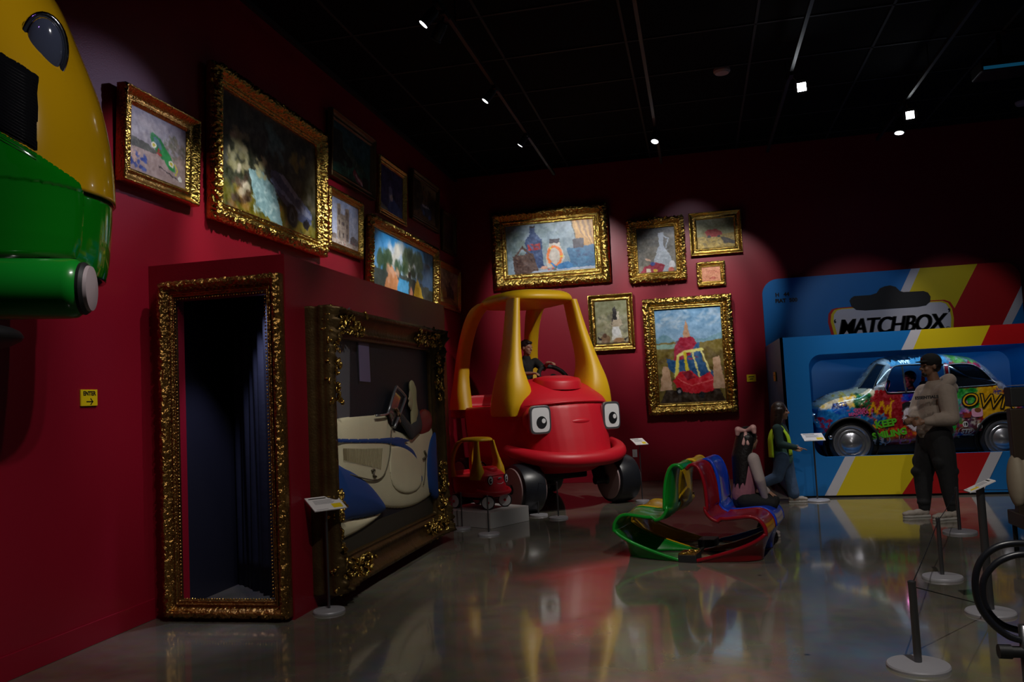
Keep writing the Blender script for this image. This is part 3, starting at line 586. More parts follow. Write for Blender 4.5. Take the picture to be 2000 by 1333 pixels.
picture('picture', 'smallest gilt framed picture, an orange sheet with red sketch marks', 'B', (1359.3, 513.5), (1414.6, 509.5), (1418, 555.4), (1364, 560.8), .2, 'ornate', p_sketch, .07, .014, group=W2, res=60, step=.012, seed=13)
picture('picture', 'dark gilt framed picture of a rocket rising from pale clouds', 'B', (1147.5, 577.5), (1235.3, 571.7), (1241, 682), (1152.4, 688), .15, 'cove', p_rocket, .08, .01, 'gold', group=W2, res=80, seed=14)
picture('picture', 'large ornate gilt framed upright picture with red and yellow ride-on car in meadow', 'B', (1254.8, 586.3), (1428.4, 572.7), (1442, 803.8), (1267, 813.5), .13, 'ornate', p_meadow, .13, .018, group=W2, res=170, step=.010, seed=15)

# ---- the two giant frames on the chamber
def big_frames():
    # doorway frame on the chamber's end
    x0, x1, z0, z1 = -4.14, -3.09, .03, 2.64
    t = thing('gilded_doorway', 'tall narrow carved gilded frame around the dark doorway of red chamber', 'frame', mw=frame_mat(((x0+x1)/2, CY0, z0), (1, 0, 0), (0, 0, 1), (0, -1, 0)))
    frame_mesh(x1-x0, z1-z0, .125, .11, .013, 'ornate', 3, .012).build('moulding', 'darkgold', t, True)
    # beaded inner strip
    b = MB(); W_, H_ = x1-x0-.27, z1-z0-.27
    for i in range(34): b.ell((-W_/2+W_*i/33, .135, .052), (.008, .008, .008), n=8).ell((-W_/2+W_*i/33, .135+H_, .052), (.008, .008, .008), n=8)
    for i in range(90): b.ell((-W_/2, .135+H_*i/89, .052), (.008, .008, .008), n=8).ell((W_/2, .135+H_*i/89, .052), (.008, .008, .008), n=8)
    b.build('beading', 'gold', t, True)
    y0, y1, z0, z1 = 6.19, 9.22, .10, 2.42
    global GP, GPO
    t = thing('giant_picture', 'giant dark gilded frame with carved corners around the cream roadster', 'frame', mw=frame_mat((CX, (y0+y1)/2, z0), (0, 1, 0), (0, 0, 1), (1, 0, 0)))
    GP, GPO = t, Vector((CX, (y0+y1)/2, z0))
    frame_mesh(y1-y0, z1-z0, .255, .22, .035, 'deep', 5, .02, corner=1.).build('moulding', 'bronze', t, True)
    # carved acanthus at the corners and side centres
    rnd = random.Random(4)
    def leafs(cx, cy, dx, dy, n, L):
        m = MB()
        for k in range(n):
            f = k/n; along = rnd.random() < .5
            px = cx+dx*(rnd.random()**1.5*L if along else rnd.uniform(0, .2)); py = cy+dy*(rnd.uniform(0, .2) if along else rnd.random()**1.5*L)
            a = rnd.uniform(0, 6.28); rot = Matrix.Rotation(a, 3, 'Z') @ Matrix.Rotation(rnd.uniform(-.5, .5), 3, 'Y')
            m.ell((px, py, rnd.uniform(.15, .22)), (rnd.uniform(.018, .045), rnd.uniform(.006, .013), .02), rot, 8)
            # small scroll
            if k % 4 == 0:
                pts = [(px+.028*math.cos(q+a)*(1-q/9), py+.028*math.sin(q+a)*(1-q/9), .2) for q in [i*.6 for i in range(11)]]
                m.tube(pts, .006, 6)
        return m
    W_, H_ = y1-y0, z1-z0
    for cx, cy, dx, dy in ((-W_/2+.01, .01, 1, 1), (W_/2-.01, .01, -1, 1), (-W_/2+.01, H_-.01, 1, -1), (W_/2-.01, H_-.01, -1, -1)):
        leafs(cx, cy, dx, dy, 230, .8).build('carved_corner', 'gold', t, True)
big_frames()
# ================================================================== RIDE-ON TOY CARS
def sring(a, yf, yb, z, n=48, e=2.6, k=1.):
    """a flat ring: superellipse a wide each side, from yf to yb"""
    c, h = (yf+yb)/2, (yb-yf)/2; P = []
    for i in range(n):
        t = 2*math.pi*i/n; ct, st = math.cos(t), math.sin(t)
        P.append(Vector((a*abs(ct)**(2/e)*(1 if ct >= 0 else -1)*k, (c+h*abs(st)**(2/e)*(1 if st >= 0 else -1))*k, z*k)))
    return P
def loft(mb, rings, cap=True):
    n = len(rings[0]); mb.grid(rings, closed_u=True)
    if cap:
        o = len(mb.v)-n*len(rings); mb.f.append(tuple(o+i for i in range(n))[::-1]); mb.f.append(tuple(o+n*(len(rings)-1)+i for i in range(n)))
    return mb
def pillar(mb, st, k=1., n=20, e=3.2):
    rings = []
    for c, hx, hy in st:
        P = []
        for i in range(n):
            t = 2*math.pi*i/n; ct, sn = math.cos(t), math.sin(t)
            P.append(Vector((c[0]+hx*abs(ct)**(2/e)*(1 if ct >= 0 else -1), c[1]+hy*abs(sn)**(2/e)*(1 if sn >= 0 else -1), c[2]))*k)
        rings.append(P)
    return loft(mb, rings)
def interp(tab, z):
    for (z0, *a), (z1, *b) in zip(tab[:-1], tab[1:]):
        if z <= z1: f = (z-z0)/(z1-z0); return [x+(y-x)*f for x, y in zip(a, b)]
    return list(tab[-1][1:])
def spl(pts, n):
    """smooth curve through the points"""
    pts = [Vector(p) for p in pts]; out = []
    P = [pts[0]*2-pts[1]]+pts+[pts[-1]*2-pts[-2]]
    for i in range(1, len(P)-2):
        for j in range(n):
            t = j/n; a, b, c, d = P[i-1], P[i], P[i+1], P[i+2]
            out.append(.5*((2*b)+(c-a)*t+(2*a-5*b+4*c-d)*t*t+(3*b-a-3*c+d)*t**3))
    return out+[pts[-1]]

def toy_car(name, label, loc, rz, k, style):
    t = thing(name, label, 'toy car', loc, rz)
    tab = [(.50, .58, -.10, 2.10), (.60, .74, -.30, 2.24), (.75, .82, -.40, 2.32), (1.0, .83, -.34, 2.34), (1.3, .84, -.26, 2.36), (1.44, .85, -.22, 2.36), (1.5, .80, -.17, 2.34)]
    m = MB(); rings = []
    for z in [.5, .54, .6, .68, .75, .85, 1., 1.15, 1.3, 1.4, 1.44, 1.47]:
        a, f, b = interp(tab, z); rings.append(sring(a, f, b, z, k=k))
    loft(m, rings)
    hood = [(1.3, .80, -.22, 1.15), (1.46, .82, -.20, 1.12), (1.55, .80, -.12, 1.1), (1.64, .73, -.02, 1.08), (1.72, .62, .08, 1.05), (1.79, .48, .18, 1.0), (1.84, .33, .30, .95), (1.86, .15, .42, .85)]
    loft(m, [sring(a, f, b, z, e=2.3, k=k) for z, a, f, b in hood])
    loft(m, [sring(a, 2.12, b, z, e=3, k=k) for z, a, b in ((1.3, .82, 2.36), (1.5, .80, 2.34), (1.6, .72, 2.30), (1.66, .6, 2.26))])
    o = m.build('body', 'toyred', t)
    md = o.modifiers.new('r', 'REMESH'); md.mode = 'VOXEL'; md.voxel_size = .022*k
    md = o.modifiers.new('s', 'SMOOTH'); md.iterations = 4
    bake(o)
    cut = MB(); loft(cut, [sring(.72, 1.0, 2.2, z, e=4, k=k) for z in (.72, 1.2, 2.4)]); co = cut.build('cut', None)
    md = o.modifiers.new('b', 'BOOLEAN'); md.operation = 'DIFFERENCE'; md.object = co; bake(o); bpy.data.objects.remove(co); o.data.shade_smooth(); o.data.set_sharp_from_angle(angle=R(40))
    # smiling bumper
    def se(x, a, f, c, e=2.6): return c-(c-f)*max(0, 1-abs(x/a)**e)**(1/e)
    pts = []
    for i in range(41):
        u = -1+2*i/40; x = .90*math.sin(u*1.42)/math.sin(1.42); pts.append(Vector((x, se(x, .93, -.44, .75), .70+.17*abs(u)**2.2))*k)
    MB().tube(pts, [.105*k*(1-.35*abs(-1+2*i/40)**6) for i in range(41)], 14).build('bumper', 'toyred', t, True)
    # hood lid and shoulder crease
    b = MB(); loft(b, [sring(.36, .02, .62, z, e=2.1, k=k) for z in (1.70, 1.80)]); b2 = MB()
    lid = MB(); L = [sring(.36*s, .30-.33*s, .30+.33*s, 0, e=2.1, k=k) for s in (1, .98, .93, .5, .05)]
    for ring, dz in zip(L, (1.73, 1.83, 1.86, 1.885, 1.89)):
        for p in ring: p.z = (dz - .16*max(0, (.34-p.y/k))*1.0)*k
    loft(lid, L); lid.build('hood_lid', 'toyred', t, True, angle=50)
    MB().tube([Vector((x, se(x, .83, -.225, .75)+.012, 1.50-.05*abs(x/.8)**2))*k for x in [-.74+1.48*i/24 for i in range(25)]], .016*k, 8).build('shoulder_ridge', 'toyred', t, True)
    # yellow roof and its four pillars
    m = MB(); loft(m, [sring(a, f, b, z, e=3, k=k) for z, a, f, b in ((2.99, .55, .42, 1.78), (3.02, .60, .36, 1.84), (3.07, .61, .34, 1.84), (3.13, .58, .38, 1.80), (3.18, .50, .48, 1.7), (3.20, .38, .62, 1.55), (3.21, .2, .85, 1.3))])
    m.build('roof', 'toyyellow', t, True, sub=1)
    for s in (-1, 1):
        fp = [((s*.50, .60, 3.04), .06, .15), ((s*.525, .58, 2.9), .065, .155), ((s*.575, .54, 2.6), .08, .17), ((s*.63, .49, 2.3), .095, .19), ((s*.67, .46, 2.05), .125, .23), ((s*.685, .45, 1.86), .175, .28), ((s*.68, .45, 1.70), .215, .32), ((s*.69, .46, 1.56), .225, .34), ((s*.735, .47, 1.46), .18, .34), ((s*.78, .48, 1.38), .13, .32), ((s*.80, .48, 1.33), .09, .3)]
        c = [Vector(p[0]) for p in fp]; cs = spl(c, 3); hx = spl([Vector((p[1], p[2], 0)) for p in fp], 3)
        m = MB(); pillar(m, [(a, b.x, b.y) for a, b in zip(cs, hx)], k); m.build('front_pillar', 'toyyellow', t, True, angle=60)
        rp = [((s*.48, 1.45, 3.08), .12, .2), ((s*.52, 1.68, 3.0), .11, .17), ((s*.57, 1.86, 2.8), .10, .14), ((s*.61, 2.0, 2.5), .10, .12), ((s*.64, 2.08, 2.2), .10, .12), ((s*.67, 2.1, 1.9), .11, .14), ((s*.70, 2.08, 1.65), .13, .2), ((s*.72, 2.06, 1.44), .13, .26)]
        c = spl([Vector(p[0]) for p in rp], 3); hx = spl([Vector((p[1], p[2], 0)) for p in rp], 3)
        m = MB(); pillar(m, [(a, b.x, b.y) for a, b in zip(c, hx)], k); m.build('rear_pillar', 'toyyellow', t, True, angle=60)
    # wheels
    def wheel(x, y, r, w, turn=0):
        Rm = Matrix.Rotation(turn, 3, 'Z'); ax = Rm @ Vector((1, 0, 0)); c = Vector((x, y, r))*k
        m = MB().lathe([(r*.55*k, -w*.5*k), (r*.86*k, -w*.5*k), (r*.96*k, -w*.44*k), (r*k, -w*.3*k), (r*k, w*.3*k), (r*.96*k, w*.44*k), (r*.86*k, w*.5*k), (r*.55*k, w*.5*k)], c, ax, 40)
        wh = m.build('wheel', 'tyre', t, True, angle=40)
        for sg in (-1, 1):
            MB().lathe([(r*.84*k, 0), (r*.82*k, .02*k), (r*.2*k, .03*k), (.001, .03*k)], c+ax*(sg*w*.495*k), ax*sg, 32, cap=False).build('wheel_disc', 'white' if style == 'small' else mat('pinkish_grey_disc', (.30, .20, .20), .5), wh, True, angle=40)
            MB().lathe([(r*.20*k, 0), (r*.18*k, .03*k), (.001, .04*k)], c+ax*(sg*(w*.495+.025)*k), ax*sg, 20, cap=False).build('wheel_hub', 'toyred' if style == 'small' else 'blackmetal', wh, True)
        return wh
    if style == 'big':
        for s in (-1, 1): wheel(s*.80, .02, .345, .36); wheel(s*.72, 1.9, .345, .3)
    else:
        for s in (-1, 1): wheel(s*.56, -.02, .32, .2, R(42)); wheel(s*.72, 1.85, .33, .22)
    for s in (-1, 1):
        MB().cyl(Vector((s*.5, .05, .34))*k, Vector((s*.52, .25, .75))*k, .09*k).cyl(Vector((s*.4, .05, .345))*k, Vector((s*.7, .03, .345))*k, .06*k).build('fork', 'blackmetal', t, True, angle=40)
    MB().bbox(Vector((-.45, .3, .38))*k, Vector((.45, 2.0, .56))*k).cyl(Vector((-.7, 1.9, .345))*k, Vector((.7, 1.9, .345))*k, .04*k).build('chassis', 'blackmetal', t, bevel=.02*k)
    # steering wheel
    c = Vector((.36 if style == 'big' else .16, .95, 1.86))*k; ax = Vector((0, -.75, .62)).normalized(); B = basis(ax)
    sw = MB().tube([c+B @ Vector((.25*k*math.cos(a), .25*k*math.sin(a), 0)) for a in [i*math.pi/18 for i in range(36)]], .034*k, 10, closed=True).build('steering_wheel', 'black', t, True)
    sp = MB(); sp.cyl(c-ax*.03*k, c+ax*.03*k, .07*k).box(c-Vector((0, 0, .1*k)), (.09*k, .05*k, .26*k)).cyl(c, c-ax*-.0+Vector((0, -.25, -.28))*k, .03*k); sp.build('wheel_spoke', 'blackmetal', sw)
    # seat
    MB().bbox(Vector((-.45, 1.45, .8))*k, Vector((.45, 2.1, .95))*k).bbox(Vector((-.45, 2.0, .9))*k, Vector((.45, 2.12, 1.45))*k).build('seat', 'toyred', t, bevel=.04*k)
    # eyes
    for s in (-1, 1):
        yaw = s*R(5 if style == 'big' else 12); Rz = Matrix.Rotation(yaw, 3, 'Z')
        n = Rz @ Vector((0, -1, 0)); x = Rz @ Vector((1, 0, 0)); c = Vector((s*.60, -.17, 1.27))*k if style == 'big' else Vector((s*.52, -.20, 1.30))*k
        F = frame_mat(c, x, (0, 0, 1), n); tr = lambda p: F @ p
        def rr(w, h, e, nn=40):
            P = []
            for i in range(nn):
                a = 2*math.pi*i/nn; ca, sa = math.cos(a), math.sin(a); P.append((w*abs(ca)**(2/e)*(1 if ca >= 0 else -1)*k, h*abs(sa)**(2/e)*(1 if sa >= 0 else -1)*k))
            return P
        e = 5 if style == 'big' else 2.1; w, h = (.165, .20) if style == 'big' else (.15, .21)
        ey = MB().prism(rr(w, h, e), .05*k, lambda p: F @ (p-Vector((0, 0, .04*k)))).build('eye', 'steel' if style == 'big' else 'black', t, bevel=.012*k)
        MB().prism(rr(w-.03, h-.032, e), .012*k, lambda p: F @ (p+Vector((0, 0, .002*k)))).build('eye_white', 'white', ey)
        px, pz = (.012, -.035) if style == 'big' else (-.01, -.03)
        MB().prism([(a+px*k, b+pz*k) for a, b in rr(.078, .085 if style == 'big' else .12, 2)], .004*k, lambda p: F @ (p+Vector((0, 0, .0145*k)))).build('pupil', 'ink', ey)
        MB().prism([(a+(px+.03)*k, b+(pz+.02)*k) for a, b in rr(.03, .033, 2)], .003*k, lambda p: F @ (p+Vector((0, 0, .019*k)))).build('pupil_glint', 'white', ey)
        MB().ell(c-n*.20*k, (.17*k, .17*k, .20*k), Rz, 20).build('eye_socket', 'toyred', t, True)
    if style == 'big':
        MB().ell(Vector((0, -.255, 1.22))*k, Vector((.17, .04, .045))*k, n=20).build('nose', 'toyred', t, True)
    else:
        MB().prism([(a, b) for a, b in [(.11*k*math.copysign(abs(math.cos(q))**.5, math.cos(q)), .035*k*math.copysign(abs(math.sin(q))**.5, math.sin(q))) for q in [i*.314 for i in range(20)]]], .02*k, lambda p: frame_mat(Vector((0, -.285, 1.36))*k, (1, 0, 0), (0, .1, 1), (0, -1, .1)) @ p).build('badge', 'white', t)
        text('little tikes', .045*k, 'lettering', 'ink', t, Vector((0, -.308, 1.36))*k, (1, 0, 0), (0, 0, 1), bold=.0005)
        MB().tube([Vector((.22*math.sin(a), -.30, 1.17-.08*math.cos(a)+.02))*k for a in [-1.2+.2*i for i in range(13)]], .014*k, 8).build('mouth', 'white', t, True)
    return t
BIG_L, BIG_R = Vector((-1.803, 11.753, 0)), R(42)
toy_car('toy_car', 'giant red and yellow ride-on toy car with square silver rimmed eyes', BIG_L, BIG_R, 1., 'big')
# small original on its plinth
A, B_, C_ = Vector((-2.58, 9.98, 0)), Vector((-2.24, 10.59, 0)), Vector((-3.06, 10.27, 0))
ex = (B_-A).normalized(); ey = Vector((-ex.y, ex.x, 0)); 
m = MB(); z1 = .195; L1, L2 = (B_-A).length+.02, .92
m.prism([(0, 0), (L1, 0), (L1, L2), (0, L2)], z1, lambda p: A+ex*p.x+ey*p.y+Vector((0, 0, p.z)))
tag(m.build('plinth', 'plinth', bevel=.004), 'low white painted plinth carrying the small red toy car', 'plinth')
cc = A+ex*(L1*.5)+ey*(.23); toy_car('toy_car', 'small red and yellow ride-on toy car with round eyes on white plinth', (cc.x, cc.y, z1), math.atan2(ex.y, ex.x), .283, 'small')

# ================================================================== FOUR S-SHAPED CHAIRS
AX = Vector((.974, -.225, 0)).normalized(); BX = Vector((.225, .974, 0)).normalized(); BC = Vector((-.13, 8.2, 0))
def s_chair(name, label, mtl, loc, fwd, side):
    """x forward from the shared centre line"""
    t = thing(name, label, 'chair', mw=frame_mat(loc, fwd, side, (0, 0, 1)), group='s-shaped lacquered chairs in a block of four')
    prof = spl([(.015, .845), (.05, .885), (.095, .87), (.125, .80), (.145, .70), (.155, .60), (.165, .50), (.19, .42), (.245, .375), (.35, .365), (.48, .385), (.58, .40), (.65, .385), (.70, .33), (.715, .26)] and [Vector((a, 0, b)) for a, b in [(.015, .845), (.05, .885), (.095, .87), (.125, .80), (.145, .70), (.155, .60), (.165, .50), (.19, .42), (.245, .375), (.35, .365), (.48, .385), (.58, .40), (.65, .385), (.70, .33), (.715, .26)]], 4)
    n = len(prof); rows = []
    for i, p in enumerate(prof):
        f = i/n; hw = .19+.055*min(1, f*2.2) if f < .45 else .245
        dish = .035*math.sin(min(1, f*1.6)*math.pi) if f < .6 else .025*(1-f)/.4
        row = []
        for j in range(13):
            v = -1+j/6; 
            if f < .45: q = Vector((p.x+dish*v*v*1.2, v*hw, p.z))
            else: q = Vector((p.x, v*hw, p.z+dish*v*v*1.5))
            row.append(q)
        rows.append(row)
    # the base: a skirt that sweeps back to the centre at the floor
    for i in range(1, 17):
        f = i/16; z = .26*(1-f)+.004; xf = .715-.02*math.sin(f*math.pi)-.085*f; back = .60*f**1.9; hw = .245+.03*f
        row = []
        for j in range(13):
            v = -1+j/6; row.append(Vector((xf-back*abs(v)**1.9, math.copysign(hw*abs(v)**.75, v), z+.02*(1-f)*v*v)))
        rows.append(row)
    MB().grid(rows).build('shell', mtl, t, True, solid=.028, sub=1)
    # rolled lip along both edges
    for e in (0, -1):
        MB().tube([r[e] for r in rows], .017, 8).build('edge', mtl, t, True)
    return t
hw = .27
s_chair('s_chair', 'glossy green s-shaped chair in the near row, facing left', 'glossgreen', BC-BX*.0-AX*.0, -AX, -BX)
s_chair('s_chair', 'glossy dark red s-shaped chair in the near row, facing right', 'glossred', BC, AX, BX)
s_chair('s_chair', 'glossy yellow s-shaped chair in the far row behind the green', 'glossyellow', BC+BX*.58, -AX, -BX)
s_chair('s_chair', 'glossy blue s-shaped chair in far row with a girl on it', 'glossblue', BC+BX*.58, AX, BX)
for k, (off, zz, lab) in enumerate(((-.2, .0, 'black base block with ornate gold top between green and red chairs'), (.60, .0, 'plain black base block under the far row of s-shaped chairs'))):
    t = thing('base_block', lab, 'block', mw=frame_mat(BC+BX*off, AX, BX, (0, 0, 1)))
    MB().bbox((-.085, -.1, 0), (.085, .12, .07)).build('block', 'black', t, bevel=.006)
    if k == 0:
        mm = MB().bbox((-.083, -.098, .07), (.083, .118, .078)); rnd = random.Random(2)
        for i in range(22): mm.tube([(a+.02*math.cos(q)*(1-q/8), b+.02*math.sin(q)*(1-q/8), .082) for a, b in [(rnd.uniform(-.06, .06), rnd.uniform(-.08, .1))] for q in [j*.7 for j in range(9)]], .004, 5)
        mm.build('gold_top', 'gold', t)

# ================================================================== BARRIER POSTS, LABEL STANDS, CORDS
def post(loc, top, r, rb, label, cat='barrier post', lean=(0, 0), mtl='gunmetal', group='low grey barrier posts'):
    t = thing('barrier_post', label, cat, loc, group=group)
    MB().lathe([(rb, .0), (rb, .012), (rb*.97, .02), (rb*.3, .026), (r, .03)], (0, 0, 0), n=48).build('base', 'postbase', t, angle=30)
    MB().cyl((0, 0, .02), (lean[0], lean[1], top), r).lathe([(r*1.05, 0), (r*1.05, .012), (r*.8, .016)], (lean[0], lean[1], top-.004), n=20).build('pole', 'gunmetal', t, angle=40)
    return t
def P0(x, y): p = atZ(x, y); return (p.x, p.y, 0)
posts = [(P0(903, 1034), .44, .0085, .11, 'grey barrier post left of the white plinth'),
         (P0(955, 1045), .45, .0095, .13, 'grey barrier post in front of the white plinth corner'),
         (P0(1052, 1008), .46, .0095, .125, 'left of two grey barrier posts before the giant toy car'),
         (P0(1091, 1013), .46, .0095, .125, 'right of two grey barrier posts before the giant toy car'),
         (P0(1794, 1304), .46, .021, .165, 'nearest grey barrier post, large round base at lower right'),
         (P0(1841, 1130), .465, .016, .15, 'grey barrier post second from the camera at right'),
         (P0(1875, 1041), .45, .017, .16, 'grey barrier post beside the feet of man in hoodie')]
for l, h, r, rb, lab in posts: post(l, h, r, rb, lab)
def label_stand(base, top, label, w, d, yaw, tilt, rp=.009, rb=.13, hidden=False):
    """base xy, card centre height top"""
    t = thing('label_stand', label, 'label stand', (base[0], base[1], 0), group='label stands with tilted white cards')
    MB().lathe([(rb, .0), (rb, .012), (rb*.96, .02), (rb*.25, .026), (rp, .03)], (0, 0, 0), n=48).build('base', 'postbase', t, angle=30)
    MB().cyl((0, 0, .02), (0, 0, top), rp).build('pole', 'gunmetal', t, angle=40)
    Rz = Matrix.Rotation(yaw, 3, 'Z') @ Matrix.Rotation(tilt, 3, 'X')
    x, y, z = Rz @ Vector((1, 0, 0)), Rz @ Vector((0, 1, 0)), Rz @ Vector((0, 0, 1)); c = Vector((0, 0, top))
    F = lambda u, v, q: c+x*u+y*v+z*q
    pl = MB().prism([(-w/2, -d/2), (w/2, -d/2), (w/2, d/2), (-w/2, d/2)], .008, lambda p: F(p.x, p.y, p.z)).build('card', 'paper', t)
    def patch(u0, v0, u1, v1, m, nm): return MB().prism([(u0*w, v0*d), (u1*w, v0*d), (u1*w, v1*d), (u0*w, v1*d)], .0006, lambda p: F(p.x, p.y, p.z+.0082)).build(nm, m, pl)
    patch(-.42, .34, .12, .40, 'ink', 'title_line')
    g_ = MB()
    for i in range(6): g_.prism([(-.34*w, (.22-.055*i)*d), ((.30-.04*(i % 3))*w, (.22-.055*i)*d), ((.30-.04*(i % 3))*w, (.245-.055*i)*d), (-.34*w, (.245-.055*i)*d)], .0006, lambda p: F(p.x, p.y, p.z+.0082))
    g_.build('text_lines', 'greyink', pl)
    patch(.12, -.40, .42, -.10, 'signyellow', 'yellow_patch'); patch(-.42, -.44, -.06, -.41, 'greyink', 'foot_line')
    return t
label_stand(P0(643, 1196), .835, 'label stand with tilted white card before the cream roadster frame', .27, .21, R(50), R(24), .011, .125)
label_stand(P0(1255, 980), .86, 'label stand with tilted white card right of giant toy car', .2, .2, R(32), R(24), .008, .1)
label_stand(P0(1597, 979), .855, 'label stand with tilted white card before blue packaging display', .28, .2, R(8), R(26), .011, .16)
label_stand(P0(1935, 1199), .845, 'label stand with edge-on white card at far right', .12, .18, R(-88), R(24), .026, .155)
def cord(a, b, label, sag=.03, r=.0035):
    a, b = Vector(a), Vector(b); pts = [a.lerp(b, i/12)-Vector((0, 0, sag*math.sin(math.pi*i/12))) for i in range(13)]
    tag(MB().tube(pts, r, 6).build('rope', 'black', smooth=True), label, 'cord', 'thin black barrier cords')
tp = lambda i, h: Vector(posts[i][0])+Vector((0, 0, h))
cord(tp(4, .45), tp(5, .45), 'black cord between the nearest and the second barrier posts', .01)
cord(tp(5, .45), tp(6, .44), 'black cord running up to the post beside the man', .02, .003)
cord(tp(4, .44), Vector(P0(1935, 1199))+Vector((-.02, -.05, .06)), 'black cord sloping down to the right label stand base', .0)
cord(tp(6, .43), Vector((4.6, 9.3, .43)), 'black cord crossing in front of the lower red stripe', .01, .003)
cord(tp(2, .445), tp(3, .445), 'black cord between two posts before the giant toy car', .02, .0025)

# ================================================================== SIGNS, SWITCH
def wall_sign(label, mw, w, h, lines, arrow):
    t = thing('wall_sign', label, 'sign', mw=mw, group='yellow wall signs')
    MB().bbox((-w/2, -h/2, 0), (w/2, h/2, .012)).build('card', 'signyellow', t, bevel=.002)
    for s, yy, sz in lines:
        if not s: MB().bbox((-w*.30*sz, yy-.007, .0124), (w*.30*sz, yy+.007, .0132)).build('print_line', 'ink', t); continue
        text(s, sz, 'lettering', 'ink', t, (0, yy, .0125), (1, 0, 0), (0, 1, 0), bold=sz*.03, depth=.0006)
    if arrow:
        MB().box((-.002, -.028, .0132), (.06, .007, .0012)).box((.022, -.018, .0132), (.036, .007, .0012), Matrix.Rotation(R(-45), 3, 'Z')).box((.022, -.038, .0132), (.036, .007, .0012), Matrix.Rotation(R(45), 3, 'Z')).build('arrow', 'ink', t)
p = atX(172, 777.5, XL+.002); q0, q1 = atX(156, 777, XL), atX(188, 777, XL); h0, h1 = atX(172, 762, XL), atX(172, 794, XL)
wall_sign('yellow square sign reading ENTER with arrow on left wall', frame_mat(p, (0, 1, 0), (0, 0, 1), (1, 0, 0)), q1.y-q0.y, h0.z-h1.z, [('ENTER', .03, .042)], True)
p = atY(1467.5, 739, YB-.002); wall_sign('small yellow sign on back wall left of blue display', frame_mat(p, (1, 0, 0), (0, 0, 1), (0, -1, 0)), .155, .125, [('', .022, 1.), ('', -.016, .7)], False)
p = atY(1240, 886, YB-.002)
t = thing('light_switch', 'white light switch plate low on back wall behind label stand', 'light switch', mw=frame_mat(p, (1, 0, 0), (0, 0, 1), (0, -1, 0)))
MB().bbox((-.042, -.068, 0), (.042, .068, .008)).build('plate', 'white', t, bevel=.003); MB().bbox((-.018, -.035, .008), (.018, .035, .014)).build('rocker', 'paper', t, bevel=.002)
# ================================================================== GENERIC RELIEF FROM AN OUTLINE
def pip(X, Y, pts):
    ins = np.zeros(X.shape, bool); n = len(pts)
    for i in range(n):
        (x0, y0), (x1, y1) = pts[i], pts[(i+1) % n]
        if y0 == y1: continue
        ins ^= ((y0 > Y) != (y1 > Y)) & (X < (x1-x0)*(Y-y0)/(y1-y0)+x0)
    return ins
def near(X, Y, pts):
    best = np.full(X.shape, 1e9); bx = X.copy(); by = Y.copy(); n = len(pts)
    for i in range(n):
        (x0, y0), (x1, y1) = pts[i], pts[(i+1) % n]; vx, vy = x1-x0, y1-y0; L = vx*vx+vy*vy+1e-12
        t = np.clip(((X-x0)*vx+(Y-y0)*vy)/L, 0, 1); px, py = x0+t*vx, y0+t*vy; d = np.hypot(X-px, Y-py)
        m = d < best; best = np.where(m, d, best); bx = np.where(m, px, bx); by = np.where(m, py, by)
    return best, bx, by
def inflate(name, m, parent, outline, cell, hfun, T, holes=(), ras=None, rbox=None, mirror=None, smooth=True):
    xs = [p[0] for p in outline]; ys = [p[1] for p in outline]; x0, y0 = min(xs), min(ys); W_, H_ = max(xs)-x0, max(ys)-y0
    nx, ny = int(W_/cell)+3, int(H_/cell)+3
    X, Y = np.meshgrid(x0-cell+np.arange(nx)*cell*1., y0-cell+np.arange(ny)*cell*1.)
    ins = pip(X, Y, outline); d, bx, by = near(X, Y, outline)
    cx, cy = X[:-1, :-1]+cell/2, Y[:-1, :-1]+cell/2; keep = pip(cx, cy, outline)
    for h in holes: keep &= ~pip(cx, cy, h)
    out = ~ins | (d < .35*cell); X = np.where(out, bx, X); Y = np.where(out, by, Y); d = np.where(out, 0, d)
    for h in holes:
        dh, hx, hy = near(X, Y, h); ih = (pip(X, Y, h) | (dh < .35*cell)) & (dh < 1.6*cell) & (d > 0); X = np.where(ih, hx, X); Y = np.where(ih, hy, Y)
    if holes: d, _, _ = near(X, Y, outline)
    Hh = hfun(d, X, Y); idx = -np.ones(X.shape, int); vs = []; fs = []; uv = []
    for j, i in zip(*np.nonzero(keep)):
        q = []
        for a, b in ((j, i), (j, i+1), (j+1, i+1), (j+1, i)):
            if idx[a, b] < 0: idx[a, b] = len(vs); vs.append(T(X[a, b], Y[a, b], Hh[a, b])); uv.append((X[a, b], Y[a, b]))
            q.append(int(idx[a, b]))
        fs.append(tuple(q))
    if mirror:
        n = len(vs); vs += [mirror(v) for v in vs]; fs += [tuple(i+n for i in f)[::-1] for f in fs]; uv = uv+uv
    me = bpy.data.meshes.new(name); me.from_pydata(vs, [], fs); me.validate(); me.update()
    bm = bmesh.new(); bm.from_mesh(me); bmesh.ops.recalc_face_normals(bm, faces=bm.faces); bm.to_mesh(me); bm.free()
    if ras is not None:
        L = ras.lin(); u0, v0, u1, v1 = rbox
        c = np.array([L[min(ras.h-1, max(0, int((1-(q[1]-v0)/(v1-v0))*ras.h))), min(ras.w-1, max(0, int((q[0]-u0)/(u1-u0)*ras.w)))] for q in uv]); paint_attr(me, c)
    return link_mesh(name, me, m, parent, smooth)
def round_h(D, Rr, e=2.):
    return lambda d, X, Y: D*(1-(1-np.clip(d/Rr, 0, 1))**e)**(1/e)

